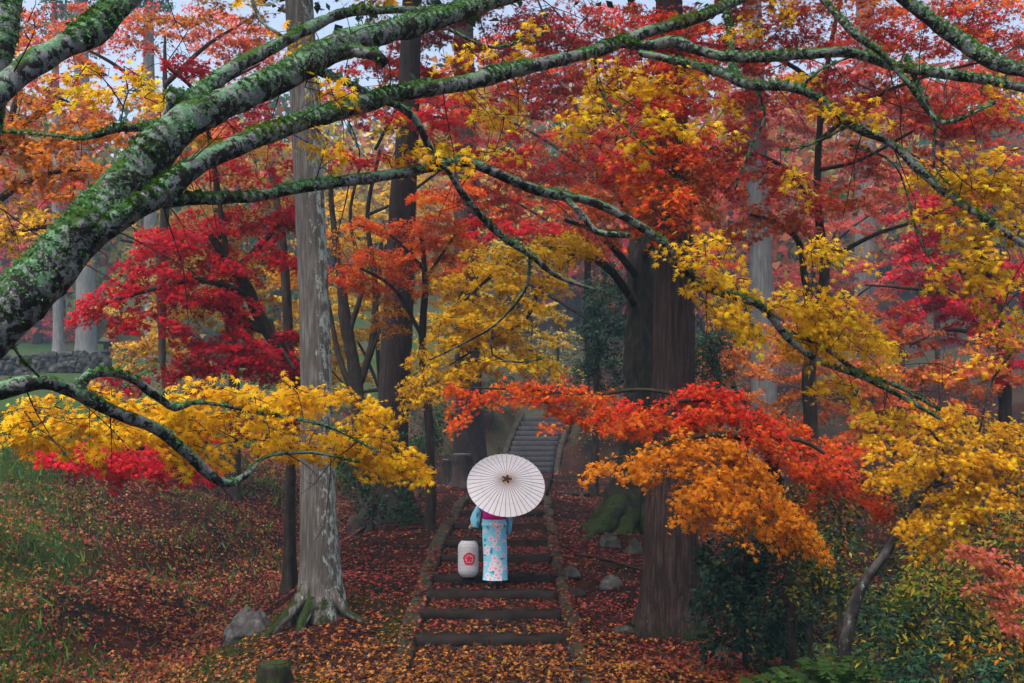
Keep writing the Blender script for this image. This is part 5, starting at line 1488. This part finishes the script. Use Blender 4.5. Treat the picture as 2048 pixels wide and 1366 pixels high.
# ------------------------------------------------------------------ ground cover
def scatter(n, xr, yr, dens, seed=0):
    out = []
    while sum(len(o) for o in out) < n:
        q = RNG.random((n, 2))
        x = xr[0] + (xr[1] - xr[0]) * q[:, 0]
        y = yr[0] + (yr[1] - yr[0]) * q[:, 1] ** 1.5
        k = RNG.random(n) < dens(x, y)
        out.append(np.stack([x[k], y[k]], 1))
    return np.concatenate(out)[:n]


def clump(x, y, s, seed):
    return noise(np.stack([x, y, 0 * x], -1), s, seed)


def lay(mb, xy, tpl, size, pal_fn, tilt=.35, lift=.02):
    n = len(xy)
    z = surf_z(xy[:, 0], xy[:, 1])
    e = .08
    zx = (ground_z(xy[:, 0] + e, xy[:, 1], False) - ground_z(xy[:, 0] - e, xy[:, 1], False)) / (2 * e)
    inside = np.abs(xy[:, 0] - path_x(xy[:, 1])) < 1.2
    zx[inside] = 0
    pos = np.stack([xy[:, 0], xy[:, 1], z + RNG.uniform(.004, lift, n)], -1)
    nrm = np.stack([-zx, np.where(inside, 0, -.12), np.ones(n)], -1) + RNG.normal(0, tilt, (n, 3))
    add_leaves(mb, tpl, pos, nrm, RNG.normal(0, 1, (n, 3)), size * RNG.uniform(.7, 1.2, n), pal_fn(xy))


def bank_cols(xy):
    n = len(xy)
    return np.where((RNG.random(n) < .35)[:, None], colors(n, (C(.25, .075, .010), C(.30, .14, .014))), colors(n, (C(.25, .018, .014), C(.15, .014, .011), C(.08, .02, .010))))


def region_cols(xy):
    x, y = xy[:, 0], xy[:, 1]
    u = x - path_x(y)
    n = len(x)
    k1 = clump(x, y, .9, 61) + RNG.normal(0, .35, n)
    gold_ = colors(n, (C(.32, .10, .007), C(.36, .16, .010), C(.24, .055, .008)))
    redd = colors(n, (C(.27, .018, .013), C(.30, .04, .012), C(.15, .010, .010)))
    brown = colors(n, (C(.045, .014, .009), C(.07, .02, .010), C(.03, .011, .008)))
    pg = np.clip(.95 - (y - 10.5) / 3.2 + .3 * (u < -1) - .3 * (u > 1.6), .04, .95)
    pg = np.where(u < -5, .25, pg)
    w = RNG.random(n) < np.clip(pg + .3 * k1, 0, 1)
    b = RNG.random(n) < np.clip(.30 + .25 * clump(x, y, .6, 62), .05, .8)
    c = np.where(w[:, None], gold_, redd)
    return np.where(b[:, None], brown, c)


lit = MB()
xy = scatter(30000, (-5.2, 5.2), (9.0, 17), lambda x, y: np.clip(.75 + .6 * clump(x, y, 1.1, 60), .1, 1) * (1 + .15 * (np.abs(x - path_x(y)) < .85)))
lay(lit, xy, LEAF3, .078, region_cols)
xy = scatter(9000, (-4.6, 3.4), (9.4, 12.4), lambda x, y: np.clip(.7 + .6 * clump(x, y, 1.3, 67), .1, 1) * (1 - .25 * (np.abs(x - path_x(y)) < .85)))
lay(lit, xy, STAR5, .07, region_cols, .5, .05)
xy = scatter(9000, (2.2, 10), (9.0, 22), lambda x, y: np.clip(.6 + .6 * clump(x, y, 1.0, 66), .1, 1))
lay(lit, xy, LEAF3, .08, bank_cols)
xy = scatter(21000, (-6.5, 6.5), (17, 40), lambda x, y: np.clip(.75 + .6 * clump(x, y, .8, 63), .1, 1))
lay(lit, xy, LEAF3, .085, region_cols)
xy = scatter(9000, (-16, 18), (36, 64), lambda x, y: np.clip(.6 + .7 * clump(x, y, .4, 68), .1, 1) * (np.abs(x - path_x(y)) > 1.0))
lay(lit, xy, LEAF3, .17, bank_cols, .5, .1)
tag(lit.build('fallen_leaves', MAT['litter']), kind='stuff')
lit2 = MB()
xy = scatter(46000, (-16, -4.2), (9.5, 30), lambda x, y: np.clip(.65 + .8 * clump(x, y, .7, 64), .3, 1) * np.clip(1.2 - .9 * sstep(-1.0, 2.0, -x - (5.4 + .42 * np.clip(y - 11, 0, 99)) + .5 * np.clip(y - 21, 0, 99)), .08, 1))


lay(lit2, xy, LEAF3, .085, bank_cols, .5, .10)
tag(lit2.build('bank_leaves', MAT['litter']), kind='stuff')
gr = MB()
xy = scatter(90000, (-20, -4.3), (9.0, 34), lambda x, y: np.clip(.08 + .85 * sstep(-1.5, 1.5, -x - (5.4 + .42 * np.clip(y - 11, 0, 99)) + .5 * np.clip(y - 21, 0, 99)) + .4 * clump(x, y, .8, 65), .03, 1))
n = len(xy)
z = ground_z(xy[:, 0], xy[:, 1])
pos = np.stack([xy[:, 0], xy[:, 1], z + .05], -1)
BLADE = (np.array([(-.10, -.5, 0), (.10, -.5, 0), (0, .5, .25)]), np.array([(0, 1, 2)]))
add_leaves(gr, BLADE, pos, np.stack([RNG.normal(0, 1, n), RNG.normal(-.6, .6, n), RNG.normal(0, .2, n)], -1), np.stack([RNG.normal(0, .5, n), RNG.normal(0, .5, n), np.ones(n)], -1), RNG.uniform(.08, .17, n) * (1 + .025 * xy[:, 1]), colors(n, (C(.06, .14, .014), C(.11, .20, .022), C(.06, .15, .055))))
tag(gr.build('grass', MAT['grass']), kind='stuff')
ms = MB()
xy = scatter(9000, (-4.6, -1.1), (9.0, 14.5), lambda x, y: sstep(.0, .5, clump(x, y, .8, 8)))
pos = np.stack([xy[:, 0], xy[:, 1], ground_z(xy[:, 0], xy[:, 1]) + .012], -1)
n = len(xy)
add_leaves(ms, BLADE, pos, RNG.normal(0, 1, (n, 3)), np.stack([RNG.normal(0, .6, n), RNG.normal(0, .6, n), np.ones(n)], -1), RNG.uniform(.04, .09, n), colors(n, (C(.05, .075, .01), C(.03, .06, .01))))
tag(ms.build('ground_moss', MAT['mosstuft']), kind='stuff')

# ------------------------------------------------------------------ the woman on the steps
MAT['skin'] = plain('skin', (.55, .36, .27), .5, .06, 30)
MAT['hair'] = plain('black_hair', (.012, .010, .010), .35, .3, 60, .5)
MAT['kimono'] = tinted('floral_kimono_cloth', .75, .2, .12, 40)
MAT['obi'] = plain('magenta_sash_cloth', (.78, .02, .34), .6, .12, 50)
MAT['shoe'] = plain('black_shoe', (.012, .012, .014), .4, .2, 30)
MAT['paper'] = leaf_material('white_paper', .3, .8, .1)
MAT['crest'] = plain('red_crest', (.50, .012, .035), .7, .08, 40)
MAT['black'] = plain('black_lacquer', (.010, .010, .012), .35, .2, 30)
MAT['bamboo'] = plain('dark_bamboo', (.09, .085, .10), .6, .2, 60)
MAT['hubcloth'] = plain('dark_brown_cloth', (.035, .018, .02), .8, .3, 50)
MAT['gold'] = plain('gold_edge', (.55, .36, .12), .5, .2, 50)

PX_, PY_ = (989 - 1024) / FPX * 14.25, 14.25
PZ_ = .395
woman = thing('person', 'woman from behind in pale blue floral kimono and magenta sash under the white umbrella', 'person', (PX_, PY_, PZ_))


def W_(x, y, z):
    return np.array([PX_ + x, PY_ + y, PZ_ + z])


def skin_mesh(name, verts, edges, radii, mat, parent, root=0, sub=2):
    me = bpy.data.meshes.new(name)
    me.from_pydata([tuple(v) for v in verts], edges, [])
    o = bpy.data.objects.new(name, me)
    COL.objects.link(o)
    o.parent = parent
    md = o.modifiers.new('skin', 'SKIN')
    md.use_smooth_shade = True
    if not me.skin_vertices:
        bpy.context.view_layer.update()
    for k, r in enumerate(radii):
        me.skin_vertices[0].data[k].radius = (r, r) if np.isscalar(r) else r
        me.skin_vertices[0].data[k].use_root = k == root
    s = o.modifiers.new('smooth', 'SUBSURF')
    s.levels = s.render_levels = sub
    me.materials.append(mat)
    return o


bv = [(0, 0, .90), (0, -.01, 1.05), (0, 0, 1.20), (0, 0, 1.30), (0, .01, 1.36), (0, .03, 1.43), (0, .03, 1.50), (0, .025, 1.57),   # pelvis .. head
      (-.08, 0, .84), (-.075, .0, .46), (-.07, -.01, .09), (-.07, .10, .04), (.08, 0, .84), (.075, .03, .46), (.07, .01, .09), (.07, .12, .04),
      (-.15, 0, 1.29), (-.235, .02, 1.10), (-.31, .09, .92), (-.335, .115, .86), (.15, 0, 1.29), (.21, .06, 1.10), (.155, .17, 1.15), (.135, .20, 1.175)]
be = [(0, 1), (1, 2), (2, 3), (3, 4), (4, 5), (5, 6), (6, 7), (0, 8), (8, 9), (9, 10), (10, 11), (0, 12), (12, 13), (13, 14), (14, 15), (3, 16), (16, 17), (17, 18), (18, 19), (3, 20), (20, 21), (21, 22), (22, 23)]
rad = [.12, .105, .115, .10, .045, .07, .085, .06, .08, .052, .034, .03, .08, .052, .034, .03, .05, .036, .025, .030, .05, .036, .025, .030]
body = skin_mesh('body', bv, be, rad, MAT['skin'], woman)


def hand(px, curl_ax, d0, side):
    """five separate fingers closing round a thin rod at PX; d0 points from wrist to knuckles"""
    px, d0, ca = np.array(px, float), np.array(d0, float), np.array(curl_ax, float)
    d0 /= np.linalg.norm(d0)
    ca /= np.linalg.norm(ca)
    n0 = np.cross(d0, ca)
    for k, ln in enumerate((.062, .070, .066, .052)):
        b = px + ca * (k - 1.5) * .017
        v = [b - d0 * .02, b + d0 * .018 + n0 * .012, b + d0 * .018 + n0 * .012 + (d0 * .4 - n0) * ln * .5, b + d0 * .004 - n0 * (.012 + ln * .22), b - d0 * .018 - n0 * .018]
        skin_mesh('finger', v, [(0, 1), (1, 2), (2, 3), (3, 4)], [.010, .009, .0085, .008, .007], MAT['skin'], body, 0, 1)
    v = [px - d0 * .03 - ca * .028, px - ca * .040 + n0 * -.01, px + d0 * .015 - ca * .036 - n0 * .025, px + d0 * .02 - ca * .02 - n0 * .032]
    skin_mesh('thumb', v, [(0, 1), (1, 2), (2, 3)], [.011, .010, .009, .008], MAT['skin'], body, 0, 1)


UN = np.array([.07, -.78, .62])
UN /= np.linalg.norm(UN)
hand((-.338, .12, .845), (0, 1, 0), (-.25, .1, -1), -1)
hand((.130, .205, 1.185), UN, (-.6, .5, .45), 1)
# face (towards the path ahead)
for sg in (-1, 1):
    mb = MB()
    rock(mb, W_(sg * .033, .105, 1.485), (.013, .007, .008), 1, 2, 0)
    mb.build('eye', MAT['black'], body)
    mb = MB()
    rock(mb, W_(sg * .088, .02, 1.475), (.010, .020, .032), 2, 2, .1)
    mb.build('ear', MAT['skin'], body)
mb = MB()
rock(mb, W_(0, .118, 1.462), (.011, .016, .020), 3, 2, .05)
mb.build('nose', MAT['skin'], body)
mb = MB()
rock(mb, W_(0, .108, 1.428), (.022, .007, .007), 4, 2, .05)
mb.build('mouth', MAT['crest'], body)
mb = MB()
th = np.linspace(0, 2 * math.pi, 24, endpoint=False)
vv = []
for f in np.linspace(0, 1, 10):
    z = 1.41 + .20 * f
    r = .098 * math.sqrt(max(.02, 1 - ((z - 1.50) / .115) ** 2))
    vv.append(np.stack([r * np.cos(th), .015 + r * 1.1 * np.sin(th) * np.where(np.sin(th) > 0, .55 + .35 * (f > .7), 1), np.full(24, z) + .05 * (np.sin(th) > .2) * (1 - f)], -1))
vv = np.array(vv)
i = np.arange(9)[:, None] * 24
j = np.arange(24)[None, :]
mb.add((vv + W_(0, 0, 0)).reshape(-1, 3), np.stack([i + j, i + (j + 1) % 24, i + 24 + (j + 1) % 24, i + 24 + j], -1).reshape(-1, 4))
hair = mb.build('hair', MAT['hair'], woman)
mb = MB()
rock(mb, W_(0, -.10, 1.50), (.055, .045, .05), 5, 3, .1)
mb.build('bun', MAT['hair'], hair)

FLOWERS = [(-.02, .90, .045), (.05, .86, .05), (.02, .94, .035), (.045, .78, .045), (.09, .88, .035), (-.05, .70, .045), (.01, .66, .042), (.045, .71, .035), (-.01, .60, .035), (.05, .56, .038), (-.10, .56, .045), (-.11, .49, .04),
           (.0, .42, .055), (.05, .35, .055), (-.03, .33, .05), (.02, .27, .055), (-.06, .26, .04), (.07, .24, .05), (.03, .18, .05), (-.10, .17, .045), (-.06, .12, .05), (.06, .13, .05), (.12, .46, .035), (.13, .66, .03), (-.13, .80, .03), (-.14, .34, .035), (.14, .28, .035)]


def cloth_cols(u, z):
    """u: distance round the body from the middle of the back, z: height - printed blossoms on pale blue"""
    n = len(u)
    c = np.tile(C(.28, .70, .88), (n, 1))
    w = noise(np.stack([u * 6, z * 6, 0 * u], -1), 1.0, 71)
    c = c + (C(.14, .52, .78) - c) * np.clip(w, 0, 1)[:, None] * .8
    lf = noise(np.stack([u * 22, z * 22, 0 * u], -1), 1.0, 72) > .55
    c[lf] = C(.05, .28, .45)
    for fx, fz, r in FLOWERS:
        dx, dz = u - fx, z - fz
        rr = np.hypot(dx, dz) / r
        a = np.arctan2(dz, dx)
        pet = .62 + .38 * np.abs(np.cos(2.5 * a + fx * 20))
        k = rr < pet
        c[k] = C(.86, .72, .78)
        k = rr < .45 * pet
        c[k] = C(.80, .42, .52)
        k = rr < .16
        c[k] = C(.75, .25, .35)
    return c


def loft(mb, secs, sides=96, colfn=None):
    """secs: (cx, cy, z, a, b)"""
    secs = np.asarray(secs, float)
    th = np.linspace(-math.pi / 2 - math.pi, -math.pi / 2 + math.pi, sides, endpoint=False)
    v = np.stack([secs[:, 0:1] + secs[:, 3:4] * np.cos(th), secs[:, 1:2] + secs[:, 4:5] * np.sin(th), np.tile(secs[:, 2:3], (1, sides))], -1)
    n = len(secs)
    i = np.arange(n - 1)[:, None] * sides
    j = np.arange(sides)[None, :]
    f = np.stack([i + j, i + (j + 1) % sides, i + sides + (j + 1) % sides, i + sides + j], -1).reshape(-1, 4)
    vv = v.reshape(-1, 3)
    col = None
    if colfn:
        c = vv[f].mean(1)
        col = colfn(c)
    mb.add(vv + W_(0, 0, 0), f, col)


key = [(0.004, .01, .098, .178, .135), (0.003, .01, .13, .174, .13), (0, .01, .35, .166, .128), (0, .0, .60, .168, .13), (0, -.005, .85, .172, .135), (0, -.005, .97, .162, .125), (0, 0, 1.10, .158, .12), (0, 0, 1.22, .172, .12), (0, 0, 1.29, .165, .10), (0, .01, 1.34, .095, .075), (0, .015, 1.385, .062, .058)]
ks = np.array(key)
zs = np.linspace(.098, 1.385, 120)
secs = np.stack([np.interp(zs, ks[:, 2], ks[:, q]) if q != 2 else zs for q in range(5)], 1)
secs[:, 3:] += (.010 * np.exp(-((zs - .885) / .018) ** 2) + .006 * sstep(.88, .90, zs) * (1 - sstep(.96, .98, zs)))[:, None]   # the tuck under the sash
secs[:, 0] += .008 * np.sin(zs * 4.5)
mb = MB()


def kcol(c):
    return cloth_cols(np.where(c[:, 1] < 0.02, c[:, 0], c[:, 0] + np.sign(c[:, 0]) * .3), c[:, 2])


loft(mb, secs, 96, kcol)
v = mb.v[0].reshape(120, 96, 3)
fold = noise(np.stack([v[..., 0] * 14, v[..., 1] * 14, v[..., 2] * 1.2], -1), 1.0, 80) * .013 * (v[..., 2] < PZ_ + .95)
ctr = W_(0, 0, 0)
rad_ = v - ctr
rad_[..., 2] = 0
rad_ /= np.linalg.norm(rad_, axis=2)[..., None]
mb.v[0] = (v + rad_ * fold[..., None]).reshape(-1, 3)
kim = mb.build('kimono', MAT['kimono'], woman)
# sleeves: a hanging bag along the arm
def sleeve(arm, drop, thick, seed):
    p = spline(arm, .012)
    n = len(p)
    t = np.linspace(0, 1, n)
    dr = np.interp(t, np.linspace(0, 1, len(drop)), drop)
    th = np.linspace(0, 2 * math.pi, 48, endpoint=False)
    tg = np.gradient(p, axis=0)
    tg /= np.linalg.norm(tg, axis=1)[:, None]
    sd = np.cross(tg, [0, 0, 1.0])
    sd /= np.linalg.norm(sd, axis=1)[:, None]
    # the bag hangs straight down, its seam drifting in towards the body
    hang = np.tile(np.array([0, 0, -1.0]), (n, 1))
    up = .055
    v = np.zeros((n, 48, 3))
    for q in range(48):
        s, c = math.sin(th[q]), math.cos(th[q])
        h = np.where(c > 0, -up * c, -c * dr)
        wv = thick * (s * (.55 + .45 * abs(s))) * (1 - .35 * t)
        v[:, q] = p + hang * h[:, None] + sd * wv[:, None]
        v[:, q, 0] += .006 * np.sin(th[q] * 3 + t * 9 + seed)
    i = np.arange(n - 1)[:, None] * 48
    j = np.arange(48)[None, :]
    f = np.stack([i + j, i + (j + 1) % 48, i + 48 + (j + 1) % 48, i + 48 + j], -1).reshape(-1, 4)
    vv = v.reshape(-1, 3)
    c = vv[f].mean(1)
    col = cloth_cols(c[:, 0] * 1.0 + .30 * (1 if seed else -1), c[:, 2] - .55)
    fade = sstep(1.12, 1.24, c[:, 2])[:, None]
    col = col + (C(.75, .74, .82) - col) * fade * .8
    mb = MB()
    mb.add(vv + W_(0, 0, 0), f, col)
    o = mb.build('sleeve', MAT['kimono'], kim)
    md = o.modifiers.new('cloth', 'SOLIDIFY')
    md.thickness = .004


sleeve([(-.13, 0, 1.29), (-.20, .01, 1.20), (-.26, .03, 1.08), (-.315, .08, .96)], [.06, .20, .30, .20, .12], .065, 0)
sleeve([(.13, 0, 1.29), (.19, .03, 1.19), (.215, .06, 1.10), (.20, .11, 1.11), (.165, .16, 1.145)], [.06, .22, .36, .36, .30], .055, 1)
mb = MB()
loft(mb, [(0, -.004, .965, .150, .12), (0, -.004, .968, .172, .138), (0, -.002, 1.03, .168, .136), (0, 0, 1.12, .170, .134), (0, 0, 1.215, .180, .130), (0, 0, 1.218, .165, .12)], 64)
obi = mb.build('obi', MAT['obi'], woman)
mb = MB()
box(mb, W_(-.10, -.175, 1.07), W_(.10, -.125, 1.24))
o = mb.build('bow', MAT['obi'], obi)
bvm = o.modifiers.new('soft', 'BEVEL')
bvm.width = .02
bvm.segments = 3
for sx, sy in ((-.055, 0), (.055, .03)):
    mb = MB()
    rock(mb, W_(sx * .95, sy, .052), (.048, .12, .055), 6, 3, .05)
    mb.build('shoe', MAT['shoe'], woman)

# umbrella
UC = P(1012, 969, 14.05)
UR_, UH = .553, .135
um = thing('umbrella', 'open white paper umbrella with dark ribs, tilted over the shoulder of the woman', 'umbrella', UC)
ux = np.cross([0, 0, 1.0], UN)
ux /= np.linalg.norm(ux)
uy = np.cross(UN, ux)


def upt(r, a, h):
    return UC + ux * (r * math.cos(a)) + uy * (r * math.sin(a)) + UN * h


def cone_h(r):
    q = r / UR_
    return UH * (1 - q ** 1.15)


NR = 42
mb = MB()
rs = np.linspace(.02, UR_, 14)
v, f, cl = [], [], []
for k in range(NR * 2):
    a = math.pi * k / NR
    for r in rs:
        v.append(upt(r * (1 if k % 2 == 0 else .994), a, cone_h(r) - (.0 if k % 2 == 0 else .010 * r / UR_)))
for k in range(NR * 2):
    k2 = (k + 1) % (NR * 2)
    for q in range(13):
        f.append((k * 14 + q, k2 * 14 + q, k2 * 14 + q + 1, k * 14 + q + 1))
        cl.append((C(.74, .74, .80) if q > 2 else C(.74, .66, .73)) * (.97 + .05 * math.sin(k * 2.4) * math.sin(k * .9 + q * .15)) * (1 - .05 * (q in (3, 8))))
mb.add(v, f, np.array(cl))
can = mb.build('canopy', MAT['paper'], um, smooth=False)
for k in range(NR):
    a = 2 * math.pi * k / NR
    mb = MB()
    line = np.array([upt(r, a, cone_h(r) + .0015) for r in np.linspace(.05, UR_ + .004, 8)])
    tube(mb, line, .0030, 4)
    mb.build('rib', MAT['bamboo'], um)
    if k % 2 == 0:
        mb = MB()
        tube(mb, np.array([upt(.02, a, -.22), upt(.30, a, cone_h(.30) - .006)]), .0022, 4)
        mb.build('stretcher', MAT['bamboo'], um)
mb = MB()
pole = np.array([upt(0, 0, UH + .03), upt(0, 0, -.66)])
t = np.linspace(0, 1, 12)[:, None]
tube(mb, pole[0] * (1 - t) + pole[1] * t, .010, 10)
mb.build('pole', MAT['bamboo'], um)
mb = MB()
tube(mb, np.array([upt(0, 0, -.20), upt(0, 0, -.25)]), .026, 14)
mb.build('runner', MAT['black'], um)
for nm, mt, sc, hh in (('cap_edge', 'gold', 1.18, .004), ('cap', 'hubcloth', 1.0, .008)):
    mb = MB()
    n = 40
    ring = []
    for k in range(n):
        a = 2 * math.pi * k / n + .35
        r = sc * (.060 + .022 * math.cos(5 * a))
        ring.append(upt(r, a, cone_h(r) + hh))
    low = [upt(sc * (.060 + .022 * math.cos(5 * (2 * math.pi * k / n + .35))), 2 * math.pi * k / n + .35, cone_h(.06) - .004) for k in range(n)]
    mb.add(ring + low + [upt(0, 0, UH + hh + .012)], [(k, (k + 1) % n, 2 * n) for k in range(n)])
    mb.add(ring + low, [(k, n + k, n + (k + 1) % n, (k + 1) % n) for k in range(n)])
    mb.build(nm, MAT[mt], um, smooth=False)

# paper lantern in her left hand
LC = P(936.5, 1117, 14.3)
LR, LH = .150, .272
lt = thing('paper_lantern', 'white ribbed paper lantern with a red blossom crest, hanging from the hand of the woman', 'lantern', LC)


def lan_r(q):
    """q: -1..1 up the lantern"""
    a = abs(q)
    return LR * (1.0 if a < .55 else math.sqrt(max(0, 1 - ((a - .55) / .50) ** 2.2)) * .999)


prof = []
for k in range(27 * 4 + 1):
    q = -1 + 2 * k / (27 * 4)
    ph = abs(math.sin(math.pi * k / 4))
    prof.append((lan_r(q) - .010 * (1 - ph), LC[2] + q * LH))
mb = MB()
lathe(mb, prof, 44, (.70, .72, .77), (LC[0], LC[1]))
pap = mb.build('paper_shade', MAT['paper'], lt)
mb = MB()
for k in range(1, 27):
    q = -1 + 2 * k / 27
    r = lan_r(q) - .0085
    th = np.linspace(0, 2 * math.pi, 33)
    tube(mb, np.stack([LC[0] + r * np.cos(th), LC[1] + r * np.sin(th), np.full(33, LC[2] + q * LH)], -1), .0022, 4, cap=False)
tag(mb.build('hoop', MAT['bamboo'], pap), kind='stuff')
for s in (-1, 1):
    mb = MB()
    r = lan_r(.97) + .004
    zc = LC[2] + s * LH
    lathe(mb, [(0.0, zc - .018), (r, zc - .018), (r, zc + .018), (r - .012, zc + .018), (r - .012, zc - .01)], 28, axis=(LC[0], LC[1]))
    mb.build('ring', MAT['black'], lt, smooth=False)
mb = MB()
hz = W_(-.338, .12, .845)
tube(mb, spline([np.array([LC[0] - .05, LC[1], LC[2] + LH + .015]), np.array([LC[0], LC[1], LC[2] + LH + .09]), np.array([LC[0] + .05, LC[1], LC[2] + LH + .015])], .01), .003, 5)
mb.build('bail', MAT['black'], lt)
mb = MB()
tube(mb, np.array([[LC[0], LC[1], LC[2] + LH + .09], hz]), .004, 6)
tube(mb, np.array([hz + [0, -.10, 0], hz + [0, .12, 0]]), .008, 8)
mb.build('handle', MAT['bamboo'], lt)
mb = MB()
G = 72
cz = LC[2] + .01
t = np.linspace(-1.15, 1.15, G + 1)
U2, V2 = np.meshgrid(t, t, indexing='ij')
CR = .088
a0 = -math.pi / 2 + .14
ang = a0 + U2 * CR / LR
zz_ = cz + V2 * CR
rr_ = LR + .003
vv = np.stack([LC[0] + rr_ * np.cos(ang), LC[1] + rr_ * np.sin(ang), zz_], -1).reshape(-1, 3)
i = np.arange(G)[:, None] * (G + 1)
j = np.arange(G)[None, :]
f = np.stack([i + j, i + G + 1 + j, i + G + 2 + j, i + j + 1], -1).reshape(-1, 4)
cu, cv = (U2.ravel()[f].mean(1), V2.ravel()[f].mean(1))
rr = np.hypot(cu, cv)
aa = np.arctan2(cv, cu) - math.pi / 2
lob = np.abs(np.cos(2.5 * aa))
outer = .93 + .12 * lob
inner = .66 + .05 * lob
flower = .28 + .30 * lob
keep = ((rr < outer) & (rr > inner)) | (rr < flower)
mb.add(vv, f[keep])
mb.build('crest', MAT['crest'], lt)

# ------------------------------------------------------------------ the haze
mb = MB()
zmin = float(Z.min()) - 1.0
box(mb, (-123, -17, zmin), (123, 138, 52))
hz_m = bpy.data.materials.new('pale_haze')
hz_m.use_nodes = True
nt = hz_m.node_tree
for n in list(nt.nodes):
    if n.type != 'OUTPUT_MATERIAL':
        nt.nodes.remove(n)
pv = nt.nodes.new('ShaderNodeVolumePrincipled')
pv.inputs['Color'].default_value = HAZE_TINT
pv.inputs['Density'].default_value = HAZE_DENSITY
pv.inputs['Anisotropy'].default_value = 0.1
nt.links.new(pv.outputs[0], nt.nodes['Material Output'].inputs['Volume'])
hz_o = mb.build('haze', hz_m, smooth=False)
tag(hz_o, kind='stuff')
print('TRIS', sum(sum(len(p.vertices) - 2 for p in []) for o in ()), 'objects', len(bpy.data.objects))
tt = 0
for me in bpy.data.meshes:
    if me.users:
        tt += len(me.loops) - 2 * len(me.polygons)
print('triangles', tt)
